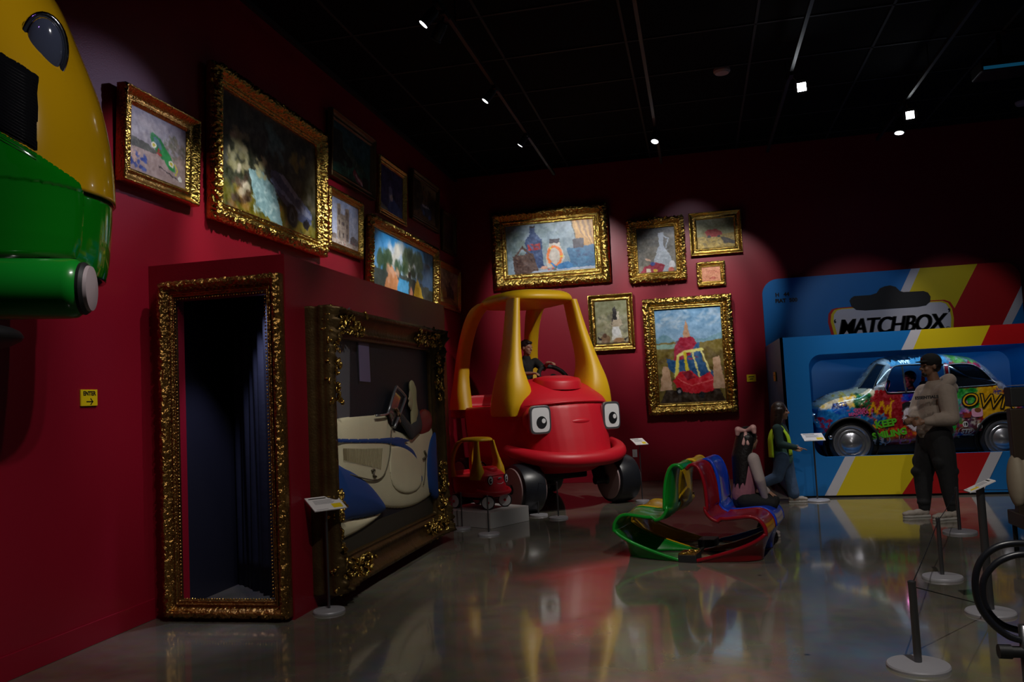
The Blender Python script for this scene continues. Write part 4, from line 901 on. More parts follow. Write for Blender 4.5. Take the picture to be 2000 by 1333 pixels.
# ================================================================== GIANT BLISTER PACK WITH THE LITTLE CAR
YF, YC, BX0, BX1, BZ = 12.25, 14.86, 1.165, 5.2, 2.25
mbx = thing('packaging_display', 'giant blue, yellow and red toy car packaging with window and header card', 'display', ((BX0+BX1)/2, YF, 0))
OFF = Vector(((BX0+BX1)/2, YF, 0))
def clip(poly, conv):
    """clip a polygon with a convex counter-clockwise one"""
    out = list(poly)
    for i in range(len(conv)):
        (ax, ay), (bx, by) = conv[i], conv[(i+1) % len(conv)]; src = out; out = []
        if not src: return []
        side = lambda p: (bx-ax)*(p[1]-ay)-(by-ay)*(p[0]-ax)
        for k in range(len(src)):
            p, q = src[k], src[(k+1) % len(src)]; sp, sq = side(p), side(q)
            if sp >= 0: out.append(p)
            if (sp >= 0) != (sq >= 0): t = sp/(sp-sq); out.append((p[0]+(q[0]-p[0])*t, p[1]+(q[1]-p[1])*t))
    return out
def rrect(x0, z0, x1, z1, r, n=10, corners=(1, 1, 1, 1)):
    P = []
    for (cx, cz, a0, on) in ((x1-r, z0+r, -90, corners[0]), (x1-r, z1-r, 0, corners[1]), (x0+r, z1-r, 90, corners[2]), (x0+r, z0+r, 180, corners[3])):
        if on: P += [(cx+r*math.cos(R(a0+90*i/n)), cz+r*math.sin(R(a0+90*i/n))) for i in range(n+1)]
        else: P.append((x1 if cx > (x0+x1)/2 else x0, z1 if cz > (z0+z1)/2 else z0))
    return P
def onF(Y): return lambda px, py: (lambda p: (p.x, p.z))(atY(px, py, Y))
def panel(pts, Y, th, m, name, parent=mbx):
    if len(pts) < 3: return
    return MB().prism(pts, th, lambda p: Vector((p.x, Y-p.z, p.y))-OFF).build(name, m, parent)
# header card
card = rrect(1.18, .02, 5.21, 3.41, .27, corners=(0, 1, 1, 0))
hc = panel(card, YC+.05, .05, 'mbblue', 'header_card')
K = onF(YC)
def band(tl, bl, br, tr, Y, top, bot, Kf):
    """a slanted stripe given by two edge lines, stretched from z=bot to z=top"""
    (x0, z0), (x1, z1) = Kf(*tl), Kf(*bl); (x3, z3), (x2, z2) = Kf(*tr), Kf(*br)
    e = lambda xa, za, xb, zb, z: (xa+(xb-xa)*(z-za)/(zb-za), z)
    return [e(x1, z1, x0, z0, bot), e(x2, z2, x3, z3, bot), e(x2, z2, x3, z3, top), e(x1, z1, x0, z0, top)]
wl, wr, yr = ((1778.7, 526.6), (1759.6, 568)), ((1797, 524), (1777, 569)), ((1908.6, 516), (1865.6, 600))
r2l, r2r = ((1993, 561.6), (1959, 632)), ((2009, 568), (1977.5, 630))
for a, b, m_, nm in ((wl, wr, 'mbwhite', 'white_stripe'), (wr, yr, 'mbyellow', 'yellow_stripe'), (yr, r2l, 'mbred', 'red_stripe'), (r2l, r2r, 'mbwhite', 'white_stripe')):
    panel(clip(band(a[0], a[1], b[1], b[0], YC, 3.5, 2.0, K), card), YC-.001, .002, m_, nm, hc)
# hanging slot (dark, with the round notch) and logo plate
sl = [K(*p) for p in ((1659, 588), (1662, 583), (1668, 579), (1700, 577), (1712, 573), (1718, 564), (1727, 560), (1738, 558), (1749, 561), (1757, 569), (1764, 571), (1803, 569), (1812, 572), (1817, 580), (1816, 590), (1808, 597), (1792, 600), (1690, 607), (1672, 606), (1663, 599))]
panel(sl, YC-.006, .012, 'black', 'hanging_slot', hc)
pl = [K(*p) for p in ((1627, 668), (1617, 630), (1618, 614), (1624, 605), (1634, 602), (1810, 587.5), (1845, 586), (1856, 590), (1864, 602), (1868, 622), (1867, 660))]
def shrink(P, d):
    c = (sum(p[0] for p in P)/len(P), sum(p[1] for p in P)/len(P)); 
    return [(c[0]+(p[0]-c[0])*(1-d/abs(1.0)), c[1]+(p[1]-c[1])*(1-d*1.9)) for p in P]
panel(pl, YC-.002, .003, 'mbred', 'logo_border', hc); panel(shrink(pl, .042), YC-.004, .004, 'mbyellow', 'logo_border_inner', hc); panel(shrink(pl, .085), YC-.006, .006, 'mbwhite', 'logo_plate', hc)
a = Vector((*K(1641, 657),)); 
lo, hi = K(1641, 647), K(1838, 629); cx, cz = (lo[0]+hi[0])/2, (lo[1]+hi[1])/2+.02
for dx in (-.016, 0, .016): text('MATCHBOX', .385, 'logo_lettering', 'ink', hc, Vector((cx+dx, YC-.014, cz-.005))-OFF, (1, 0, 0), (0, 0, 1), bold=.002, shear=.28, depth=.002, sx=.83, space=.88)
text('\u2018', .25, 'quote_mark', 'ink', hc, Vector((cx-.86, YC-.014, cz+.06))-OFF, bold=.003); text('\u2019', .25, 'quote_mark', 'ink', hc, Vector((cx+.92, YC-.014, cz+.12))-OFF, bold=.003)
text('\u00ae', .1, 'registered_mark', 'ink', hc, Vector((cx+.88, YC-.014, cz-.12))-OFF)
x_, z_ = K(1514, 577); text('H   44', .09, 'lettering', 'ink', hc, Vector((x_, YC-.004, z_))-OFF, bold=.004, align='LEFT', depth=.001)
x_, z_ = K(1514, 589); text('FIAT  500', .09, 'lettering', 'ink', hc, Vector((x_, YC-.004, z_))-OFF, bold=.004, align='LEFT', depth=.001)
# box: front panel with rounded window
win = rrect(1.53, .56, 4.95, 1.985, .17, 12)
outer = []
for (x, z) in win:
    cx_, cz_ = (1.53+4.95)/2, (.56+1.985)/2; dx, dz = x-cx_, z-cz_
    k = min(((BX1-cx_) if dx > 0 else (cx_-BX0))/max(abs(dx), 1e-6), ((BZ-cz_) if dz > 0 else (cz_-.03))/max(abs(dz), 1e-6)); outer.append((cx_+dx*k, cz_+dz*k))
for c in ((BX1, .03), (BX1, BZ), (BX0, BZ), (BX0, .03)):
    i = min(range(len(outer)), key=lambda i: (outer[i][0]-c[0])**2+(outer[i][1]-c[1])**2); outer[i] = c
Q = [[Vector((x, YF, z))-OFF for x, z in outer], [Vector((x, YF, z))-OFF for x, z in win], [Vector((x, YF+.06, z))-OFF for x, z in win], [Vector((x, YF+.06, z))-OFF for x, z in outer]]
fp = MB().grid(Q, closed_u=True).build('front_panel', 'mbblue', mbx)
F_ = onF(YF)
topb = [(BX0, 1.985), (BX1, 1.985), (BX1, BZ), (BX0, BZ)]; botb = [(BX0, .03), (BX1, .03), (BX1, .56), (BX0, .56)]
w1, w2, y2 = ((1778.7, 645.8), (1759.6, 685.3)), ((1800, 643.7), (1782.7, 684)), ((1934.3, 634.4), (1916, 674.7))
for a_, b_, m_, nm in ((w1, w2, 'mbwhite', 'white_stripe'), (w2, y2, 'mbyellow', 'yellow_stripe')):
    panel(clip(band(a_[0], a_[1], b_[1], b_[0], YF, 2.5, 1.9, F_), topb), YF-.001, .002, m_, nm, fp)
e1 = band(y2[0], y2[1], y2[1], y2[0], YF, 2.5, 1.9, F_); panel(clip([e1[0], (e1[1][0]+1.02, 1.9), (e1[2][0]+1.02, 2.5), e1[3]], topb), YF-.001, .002, 'mbred', 'red_stripe', fp)
b0, b1, b2 = ((1648.7, 896.2), (1608.2, 973.8)), ((1669, 896), (1631, 973)), ((1800, 908), (1761, 967))
b3, b4 = ((1934.5, 884), (1896.7, 962)), ((1958, 883), (1920, 961))
for a_, b_, m_, nm in ((b0, b1, 'mbwhite', 'white_stripe'), (b1, b2, 'mbyellow', 'yellow_stripe'), (b2, b3, 'mbred', 'red_stripe'), (b3, b4, 'mbwhite', 'white_stripe')):
    panel(clip(band(a_[0], a_[1], b_[1], b_[0], YF, .7, -.1, F_), botb), YF-.001, .002, m_, nm, fp)
sd = MB().bbox((BX0, YF, .03), (BX0+.04, YC, BZ)).bbox((BX1-.04, YF, .03), (BX1, YC, BZ)).bbox((BX0+.04, YF+.06, BZ-.04), (BX1-.04, YC, BZ))
sd.v = [tuple(Vector(v)-OFF) for v in sd.v]; sd.build('box_sides', 'mbblue', mbx)
kk = MB().bbox((BX0+.03, YF+.03, 0), (BX1-.03, YC, .03)); kk.v = [tuple(Vector(v)-OFF) for v in kk.v]; kk.build('toe_kick', 'black', mbx)
# blue moulded tray inside
rows = []
for (x0, z0, x1, z1, y) in ((1.50, .53, 4.98, 2.12, YF+.065), (1.50, .53, 4.98, 2.12, 12.75), (1.58, .54, 4.90, 1.99, 13.7), (1.8, .56, 4.7, 1.95, 14.15), (2.4, .7, 4.1, 1.8, 14.25)):
    rows.append([Vector((x, y, z))-OFF for x, z in rrect(x0, z0, x1, z1, .2, 10)])
tr = MB(); tr.grid(rows, closed_u=True); n = len(rows[0]); tr.f.append(tuple(range(len(tr.v)-n, len(tr.v)))); tr.build('tray', 'mbtray', mbx, angle=50)

p = Vector((BX0-.003, 13.35, 1.44)); p = atX(1515.5, 736, BX0); wall_sign('dim yellow sign on the side of the blue packaging display', frame_mat((BX0-.012, p.y, p.z), (0, -1, 0), (0, 0, 1), (-1, 0, 0)), .3, .14, [('', .02, .8)], False)

# ---- the car
CY = 13.02; HW = .66
def car():
    t = thing('microcar', 'small vintage car covered in graffiti and stickers inside the blue packaging', 'car', (3.0, CY, .56)); O = Vector((3.0, CY, .56))
    k = onF(12.62); s = onF(12.37)
    top = [k(*p) for p in ((1589, 806), (1589.5, 798), (1593, 790), (1607, 779), (1626, 770), (1642, 765), (1659, 762), (1672, 758), (1688, 740), (1704, 720), (1718, 705), (1736, 697), (1760, 692), (1791, 690), (1825, 689), (1857, 690), (1885, 693), (1905, 697), (1930, 712), (1950, 731), (1971, 752), (1990, 773), (2002, 792), (2008, 815), (2008, 850))]
    bot = [s(*p) for p in ((2006, 862), (1912, 865), (1866, 870), (1780, 880), (1701, 884), (1640, 884), (1604, 876), (1594, 862), (1590, 835))]
    def sm(P, n=4): return [(v.x, v.y) for v in spl([Vector((a, b, 0)) for a, b in P], n)]
    top = sm(top); bot = sm(bot, 2); out = top+bot
    x0, x1 = min(p[0] for p in out), max(p[0] for p in out); z0, z1 = min(p[1] for p in out), max(p[1] for p in out)
    # wheel arches and windows
    def arc(px, py, r): c = s(px, py); return [(c[0]+r*math.cos(i*.2094), c[1]+r*math.sin(i*.2094)) for i in range(30)], c
    a1, c1 = arc(1664, 866, .345); a2, c2 = arc(1963, 857, .35)
    a1 = [p for p in a1 if p[1] > c1[1]-.05]+[(c1[0]-.34, c1[1]-.4), (c1[0]+.34, c1[1]-.4)]
    a2 = [p for p in a2 if p[1] > c2[1]-.05]+[(c2[0]-.345, c2[1]-.4), (c2[0]+.345, c2[1]-.4)]
    srt = lambda P: sorted(P, key=lambda p: math.atan2(p[1]-sum(q[1] for q in P)/len(P), p[0]-sum(q[0] for q in P)/len(P)))
    a1, a2 = srt(a1), srt(a2)
    kw = onF(12.5)
    w1 = sm([kw(*p) for p in ((1724, 758), (1730, 742), (1740, 722), (1751, 715), (1775, 713), (1838, 711), (1841, 716), (1842, 755), (1840, 762), (1790, 765), (1735, 768), (1727, 765), (1724, 758))], 3)[:-1]
    w2 = sm([kw(*p) for p in ((1851, 713), (1880, 711), (1903, 714), (1922, 728), (1938, 747), (1936, 752), (1900, 755), (1853, 758), (1851, 756), (1850, 735), (1851, 713))], 3)[:-1]
    ws = [k(*p) for p in ((1678, 759), (1692, 741), (1706, 722), (1716, 711), (1727, 715), (1718, 728), (1708, 745), (1700, 760))]
    e = 2.3
    def hfun(d, X, Z):
        Rr = np.where(Z > 1.50, .34, np.where(X < 2.45, .26, .22)); h = (HW)*(1-(1-np.clip(d/Rr, 0, 1))**e)**(1/e)
        tumble = np.clip((Z-1.42)/.6, 0, 1)*.17; return h*(1-tumble)+.0
    T = lambda x, z, h: (x-O.x, -h, z-O.z)
    # graffiti paint
    W_, H_ = 560, 250; r = Ras(W_, H_, (150, 20, 28)); bx = (x0, z0, x1, z1)
    U = lambda px, py, K_=s: ((K_(px, py)[0]-x0)/(x1-x0), 1-(K_(px, py)[1]-z0)/(z1-z0))
    PP = lambda L, K_=s: [U(a, b, K_) for a, b in L]
    r.poly(PP([(1580, 680), (1745, 680), (1745, 760), (1700, 764), (1580, 800)]), (120, 124, 128))
    r.poly(PP([(1580, 800), (1600, 800), (1672, 794), (1690, 812), (1702, 845), (1702, 890), (1580, 890)]), (28, 120, 190))
    r.poly(PP([(1580, 808), (1596, 786), (1650, 760), (1700, 755), (1710, 770), (1672, 796), (1600, 800)]), (214, 200, 170)); r.dabs(60, (*U(1592, 775), *U(1690, 797)), [(210, 160, 60), (232, 224, 204), (190, 170, 130), (225, 180, 40)], (.006, .02), .7, .4)
    r.dabs(30, (*U(1640, 770), *U(1680, 800)), [(225, 165, 30), (236, 196, 70)], (.006, .02), .9, .5); r.dabs(46, (*U(1668, 770), *U(1702, 800)), [(14, 90, 46), (20, 110, 50), (10, 70, 40)], (.008, .018), .9)
    for q in range(9): x = 1627+q*3.4; r.line(PP([(x, 798), (x+2.4, 789+(q % 3)*2), (x+3.6, 798)]), .0022, (20, 70, 170))
    r.dabs(40, (*U(1628, 798), *U(1672, 822)), [(24, 80, 200), (30, 100, 220), (40, 140, 220)], (.01, .03), .6); r.line(PP([(1602, 820), (1613, 846), (1622, 820), (1613, 824), (1604, 818)]), .006, (160, 22, 50))
    for q in range(3): r.rect(*U(1700, 772+q*10), *U(1850, 774+q*10), (200, 60, 70), .5)
    r.dabs(90, (*U(1690, 805), *U(1740, 880)), [(20, 100, 50), (170, 30, 50), (60, 140, 190), (220, 120, 30), (40, 60, 60)], (.006, .02), .8); r.dabs(40, (*U(1655, 800), *U(1712, 815)), [(226, 80, 140), (240, 110, 170)], (.004, .012), .9, .4)
    r.dabs(60, (*U(1690, 812), *U(1730, 828)), [(30, 90, 150), (60, 150, 210), (20, 60, 110)], (.006, .016), .8)
    r.line(PP([(1698, 808), (1704, 786), (1712, 806), (1722, 784), (1730, 806), (1742, 782), (1736, 816)]), .0065, (236, 170, 20)); r.line(PP([(1712, 822), (1706, 834), (1724, 838)]), .004, (236, 170, 20))
    r.dabs(60, (*U(1740, 835), *U(1790, 880)), [(210, 50, 30), (230, 100, 30), (180, 20, 30), (220, 150, 30)], (.008, .02), .7)
    r.rect(*U(1762, 762), *U(1795, 782), (30, 60, 180)); r.dabs(20, (*U(1760, 770), *U(1795, 782)), [(30, 90, 210), (90, 40, 160)], (.006, .015), .8)
    r.ell(*U(1789, 812), .068, .165, (16, 16, 20)); r.ell(*U(1789, 812), .064, .155, (226, 214, 222), soft=.05)
    # right part
    r.poly(PP([(1842, 757), (1912, 757), (1920, 800), (1870, 805), (1862, 870), (1842, 870)]), (40, 160, 60)); r.dabs(50, (*U(1862, 760), *U(1905, 800)), [(70, 190, 80), (30, 130, 50), (120, 210, 90)], (.008, .02), .7)
    r.dabs(120, (*U(1858, 780), *U(1900, 860)), [(226, 110, 180), (60, 60, 170), (120, 180, 220), (240, 150, 200), (60, 160, 160), (150, 80, 190)], (.006, .02), .8)
    r.poly(PP([(1908, 755), (1975, 756), (1978, 800), (1935, 822), (1915, 812)]), (236, 178, 22)); r.dabs(30, (*U(1905, 758), *U(1925, 800)), [(236, 178, 22), (220, 190, 40)], (.006, .018), .9)
    r.dabs(14, (*U(1935, 756), *U(1970, 770)), [(40, 40, 150), (160, 40, 120)], (.005, .012), .9, .4); r.dabs(40, (*U(1972, 770), *U(2003, 812)), [(200, 60, 40), (226, 200, 170), (160, 40, 30)], (.008, .02), .8)
    r.dabs(20, (*U(1958, 742), *U(1976, 765)), [(150, 20, 40), (120, 10, 30)], (.01, .02), .9)
    r.line(PP([(1962, 752), (1962, 806)]), .003, (40, 26, 18))
    r.rect(*U(1868, 810), *U(1915, 868), (60, 50, 60), .7); r.dabs(40, (*U(1868, 805), *U(1915, 866)), [(120, 30, 90), (60, 130, 60), (200, 190, 180), (180, 40, 60), (190, 160, 40)], (.006, .016), .9)
    # roof
    r.poly(PP([(1735, 680), (1850, 680), (1850, 712), (1735, 716)], k), (60, 110, 140)); r.poly(PP([(1735, 680), (1812, 680), (1812, 697), (1735, 706)], k), (12, 12, 16))
    r.poly(PP([(1846, 680), (1925, 680), (1975, 760), (1940, 760), (1905, 706), (1846, 706)], k), (120, 116, 122)); r.dabs(60, (*U(1850, 688, k), *U(1905, 706, k)), [(70, 120, 30), (50, 90, 30), (90, 140, 40)], (.008, .02), .8); r.dabs(60, (*U(1895, 696, k), *U(1960, 750, k)), [(150, 150, 155), (60, 60, 66), (110, 100, 130), (40, 90, 60)], (.005, .015), .8)
    r.grain(9)
    mir = lambda v: (v[0], -v[1], v[2])
    inflate('body', 'carpaint', t, out, .0125, hfun, T, (a1, a2, w1, w2, ws), r, bx, mir)
    def Ys(x, z):
        d, _, _ = near(np.array([[x]]), np.array([[z]]), out); return float(hfun(d, np.array([[x]]), np.array([[z]]))[0, 0])
    side = lambda x, z, o=.004: Vector((x-O.x, -Ys(x, z)-o, z-O.z))
    def ring(P, rad, m_, nm): MB().tube([side(x, z, 0) for x, z in P], rad, 8, closed=True).build(nm, m_, t, True)
    ring(w1, .009, 'gunmetal', 'window_trim'); ring(w2, .009, 'gunmetal', 'window_trim'); ring(ws, .012, 'black', 'windscreen_seal')
    MB().cyl(side(*kw(1761, 716)), side(*kw(1765, 766)), .012).build('quarter_light_post', 'black', t)
    for P, nm in ((w2, 'rear_side_glass'), (ws, 'windscreen')):
        Q_ = [side(x, z, -.006) for x, z in P]; c = sum(Q_, Vector())/len(Q_); m = MB(); m.v = [tuple(c)]+[tuple(q) for q in Q_]; m.f = [(0, 1+i, 1+(i+1) % len(Q_)) for i in range(len(Q_))]; m.build(nm, 'darkglass', t)
    # underside and inner arches
    u = MB().bbox((x0+.22-O.x, -HW+.12, .0), (x1-.1-O.x, HW-.12, .34)); u.build('floor_pan', 'black', t, bevel=.05)
    for P, c in ((a1, c1), (a2, c2)):
        lip = MB(); pts = [side(c[0]+.35*math.cos(R(a)), c[1]+.35*math.sin(R(a)), .0) for a in range(-8, 190, 9)]; lip.tube(pts, .016, 8).build('arch_lip', 'black', t, True)
    for P, c in ((a1, c1), (a2, c2)):
        m = MB().lathe([(.36, 0), (.36, .3), (.001, .3)], (c[0]-O.x, -HW+.02, c[1]-O.z), (0, 1, 0), 36, cap=False); m.build('wheel_arch', 'black', t, angle=40)
        for sg in (-1, 1):
            cc = Vector((c[0]-O.x, sg*(HW-.09), c[1]-O.z)); ax = Vector((0, sg, 0))
            w = MB().lathe([(.16, -.07), (.27, -.07), (.30, -.04), (.305, 0), (.30, .04), (.275, .065), (.255, .07), (.245, .06)], cc, ax, 48).build('wheel', 'tyre', t, angle=35)
            MB().lathe([(.250, .055), (.245, .075), (.225, .078), (.205, .062), (.19, .060), (.18, .070), (.165, .072), (.15, .060), (.14, .062), (.12, .078), (.07, .105), (.02, .122), (.001, .124)], cc, ax, 64, cap=False).build('hub_cap', 'steel', w, angle=20)
    # front: headlamp, bumper, mirror; interior seats
    hp = s(1591, 818); 
    for sg in (-1, 1): MB().lathe([(.085, 0), (.09, .02), (.07, .05), (.001, .06)], (hp[0]-O.x+.02, sg*.44, hp[1]-O.z), (-1, sg*.15, 0), 24, cap=False).build('headlamp', 'chrome', t, angle=30)
    MB().tube([Vector((x0+.12-O.x+.10*abs(v)**3, v*.66, .26)) for v in [-1+i*.1 for i in range(21)]], .03, 8).build('front_bumper', 'chrome', t, True)
    MB().bbox((-.25, -.52, .3), (.15, -.05, .62)).bbox((.1, -.52, .5), (.25, -.05, .98)).build('front_seat', 'blackcloth', t, bevel=.04)
    MB().tube([Vector((-.42, -.28, .86))+basis((-1, 0, .5)) @ Vector((.17*math.cos(i*.3142), .17*math.sin(i*.3142), 0)) for i in range(20)], .012, 6, closed=True).build('steering_wheel', 'black', t, True)
    # number, words, stickers following the door skin
    def wtext(st, px, py, h, m_, nm, rot=0, bold=.0, shear=0, sx=1., o=.006):
        c = s(px, py); ca, sa = math.cos(rot), math.sin(rot)
        text(st, h, nm, m_, t, (0, 0, 0), bold=bold, shear=shear, depth=.001, warp=lambda x, y, z: side(c[0]+(x*sx*ca-y*sa), c[1]+(x*sx*sa+y*ca), o+max(z, 0)))
    def disc(px, py, rx, rz, m_, o=.003, e_=2., nm='sticker', rot=0):
        c = s(px, py); P = []
        for i in range(28):
            a = 2*math.pi*i/28; u, v = rx*abs(math.cos(a))**(2/e_)*(1 if math.cos(a) >= 0 else -1), rz*abs(math.sin(a))**(2/e_)*(1 if math.sin(a) >= 0 else -1)
            P.append(side(c[0]+u*math.cos(rot)-v*math.sin(rot), c[1]+u*math.sin(rot)+v*math.cos(rot), o))
        c3 = sum(P, Vector())/28; m = MB(); m.v = [tuple(c3)]+[tuple(q) for q in P]; m.f = [(0, 1+i, 1+(i+1) % 28) for i in range(28)]; m.build(nm, m_, t)
    C = lambda nm, c: M.setdefault(nm, mat(nm, lin(c), .35))
    gold_, lime, pk, nv, maroon = C('sticker_gold', (236, 178, 22)), C('sticker_lime', (90, 190, 40)), C('sticker_pink', (230, 90, 150)), C('sticker_navy', (20, 30, 90)), C('sticker_maroon', (120, 16, 40))
    wtext('2', 1777, 809, .40, 'ink', 'door_number', bold=.012)
    wtext('KEEP', 1730, 828, .13, lime, 'word', R(8), .006); wtext('SMILING', 1737, 848, .12, lime, 'word', R(8), .006)
    wtext('LIFE IS', 1679, 801, .055, pk, 'word', R(6), .002); wtext('BEAUTIFUL', 1677, 808, .055, pk, 'word', R(6), .002); wtext('ARTS', 1640, 792, .085, nv, 'word', R(6), .003)
    disc(1717, 862, .075, .06, 'paper'); disc(1731, 860, .055, .055, 'paper'); disc(1725, 870, .05, .045, 'paper', .004); wtext('50', 1717, 864, .07, 'ink', 'number', 0, .003); wtext('8', 1729, 861, .075, 'ink', 'number', 0, .003); wtext('13', 1725, 870, .05, 'ink', 'number', 0, .002)
    disc(1763, 852, .05, .075, 'paper', e_=3); wtext('77', 1762, 854, .06, 'ink', 'number', 0, .002); disc(1775, 851, .045, .05, C('sticker_red', (190, 30, 50)), .005, 6); disc(1769, 863, .075, .04, pk, .004, 4)
    disc(1887, 842, .1, .055, 'paper', .003); disc(1887, 842, .092, .048, maroon, .005); wtext('STP', 1887, 843, .085, 'paper', 'word', 0, .004, .2)
    disc(1890, 855, .11, .035, 'paper', .004, 8); wtext('CHAMPION', 1890, 855, .044, 'ink', 'word', 0, .0015); disc(1877, 848, .035, .025, C('sticker_blue', (30, 60, 160)), .006)
    disc(1885, 829, .035, .04, 'paper', .004); wtext('19', 1885, 829, .052, 'ink', 'number', 0, .002); disc(1913, 833, .035, .045, 'paper', .004); wtext('33', 1913, 834, .05, 'ink', 'number', 0, .002); disc(1913, 840, .025, .018, maroon, .006, 6)
    disc(1908, 806, .07, .06, C('sticker_palepink', (236, 170, 200)), .003, 4); disc(1909, 801, .04, .03, C('sticker_brown', (130, 80, 40)), .005); disc(1889, 812, .04, .03, C('sticker_brick', (150, 60, 40)), .005, 6); disc(1870, 858, .04, .03, gold_, .004, 8); wtext('ER', 1872, 858, .05, 'ink', 'word', 0, .002); disc(1880, 864, .03, .028, maroon, .006)
    wtext('OWN', 1929, 785, .26, 'ink', 'word', R(-6), .012, .2); wtext('OWN', 1929, 785, .26, gold_, 'word_fill', R(-6), -.003, .2, o=.011)
    wtext('VIVE', 1772, 707, .07, 'paper', 'word', 0, .002)
    return t
car()
lk = bpy.data.lights.new('car_glow', 'POINT'); lk.energy = 2.2; lk.color = (.05, .12, 1); lk.shadow_soft_size = .03; o = bpy.data.objects.new('car_glow', lk); COL.objects.link(o); o.location = (3.95, 13.0, 1.72)
lk = bpy.data.lights.new('dash_glow', 'POINT'); lk.energy = .3; lk.color = (1, .3, .7); lk.shadow_soft_size = .03; o = bpy.data.objects.new('dash_glow', lk); COL.objects.link(o); o.location = (2.68, 12.62, 1.50)

# added strip, hidden behind the upper lip of the window, brightens the tray
tst = thing('light_strip', 'thin added strip hidden above the window, brightening the packaging display tray', 'lamp', (3.2, 12.46, 2.06))
MB().bbox((-1.6, -.02, 0), (1.6, .02, .02)).build('strip', mat('added_strip_diffuser', (.8, .8, .8), .4, emit=((.35, .7, 1), 1.0)), tst)
la = bpy.data.lights.new('added_tray_light', 'AREA'); la.shape = 'RECTANGLE'; la.size = 3.0; la.size_y = .04; la.energy = 15; la.color = (.5, .78, 1); o = bpy.data.objects.new('added_tray_light', la); COL.objects.link(o); o.location = (3.2, 12.46, 2.05); o.rotation_euler = (R(58), 0, 0)
# ================================================================== PEOPLE
def limb(mb, pts, rad):
    for a, b, r0, r1 in zip(pts[:-1], pts[1:], rad[:-1], rad[1:]): mb.cap(a, r0, b, r1)
def rotm(f, u):
    f = Vector(f).normalized(); l = Vector(u).cross(f).normalized(); u = f.cross(l); return Matrix((f, l, u)).transposed()   # x fwd, y left, z up
def head(mb, c, f, u, s):
    Rm = rotm(f, u); c = Vector(c); P = lambda x, y, z: c+Rm @ Vector((x*s, y*s, z*s)); E = lambda x, y, z, a, b, d: mb.ell(P(x, y, z), (a*s, b*s, d*s), Rm, 20)
    E(-.008, 0, .025, .098, .077, .100); E(.028, 0, -.045, .066, .060, .070); E(.060, 0, -.095, .028, .030, .022)
    mb.cap(P(.090, 0, .010), .010*s, P(.112, 0, -.026), .015*s); E(.098, .012, -.032, .012, .010, .008); E(.098, -.012, -.032, .012, .010, .008)
    E(.088, 0, -.060, .014, .026, .007); E(.084, 0, -.070, .014, .022, .008); E(.078, .030, .020, .018, .024, .010); E(.078, -.030, .020, .018, .024, .010)
    for q in (-1, 1): E(.062, q*.040, -.030, .026, .018, .024); mb.ell(P(-.005, q*.078, -.008), (.020*s, .010*s, .032*s), Rm, 12)
    return Rm
def hand(mb, w, d, n, th, s=1., curl=.5):
    """wrist w, direction d, palm normal n, thumb side vector th"""
    w, d = Vector(w), Vector(d).normalized(); th = Vector(th); th = (th-d*th.dot(d)).normalized(); n = d.cross(th) if Vector(n).dot(d.cross(th)) > 0 else -d.cross(th)
    mb.ell(w+d*.045*s, (.05*s, .038*s, .016*s), Matrix((d, th, n)).transposed(), 14); mb.cap(w-d*.02*s, .024*s, w+d*.03*s, .026*s)
    for i, (o, L) in enumerate(((.028, .072), (.010, .080), (-.009, .074), (-.027, .058))):
        p = w+d*.082*s+th*o*s; dd = d.copy(); r = .0092*s; a = curl*(.8+.12*i)
        for k, f in enumerate((.45, .32, .23)):
            dd = (Matrix.Rotation(a*(.7 if k == 0 else 1), 3, d.cross(n)) @ dd) if False else (dd*math.cos(a)+n*math.sin(a)*1.0).normalized() if k == 0 else (dd+n*math.tan(min(a, 1.2))*.8-d*.25*curl*k).normalized()
            q = p+dd*L*f*s; mb.cap(p, r, q, r*.88); p = q; r *= .9
    p = w+d*.025*s+th*.03*s; q = p+(d*.55+th*.8+n*.3).normalized()*.038*s; mb.cap(p, .013*s, q, .011*s); mb.cap(q, .011*s, q+(d*.9+th*.15+n*.35).normalized()*.030*s, .009*s)
def shoe(t, toe_dir, heel, L, m='shoe', h=.085, parent=None):
    heel = Vector(heel); f = Vector((toe_dir[0], toe_dir[1], 0)).normalized(); l = Vector((-f.y, f.x, 0)); z = Vector((0, 0, 1)); mb = MB(); Rm = Matrix((f, l, z)).transposed()
    for x, y, zz, a, b, c in ((.18, 0, .045, .16, .15, .045), (.40, 0, .040, .22, .15, .040), (.68, 0, .034, .22, .165, .036), (.88, 0, .028, .13, .13, .028)):
        mb.ell(heel+f*x*L+z*(zz+.012), (a*L, b*L, c), Rm, 16)
    mb.cap(heel+f*.16*L+z*.05, .042*L/.28, heel+f*.15*L+z*h, .040*L/.28)
    o = blob(mb, 'shoe', m, parent or t, .007, 2)
    sb = MB(); prof = [(0, -.12), (.1, -.145), (.3, -.135), (.5, -.13), (.7, -.165), (.85, -.15), (.97, -.08), (1.0, 0), (.97, .08), (.85, .15), (.7, .165), (.5, .13), (.3, .135), (.1, .145), (0, .12)]
    sb.prism([(a*L, b*L) for a, b in prof], .024, lambda p: heel+f*p.x+l*p.y+z*(p.z)); sb.build('sole', 'sole', o, bevel=.006)
    return o
def rel(loc): L = Vector(loc); return lambda px, py, Y: atY(px, py, Y)-L
Zup = Vector((0, 0, 1))

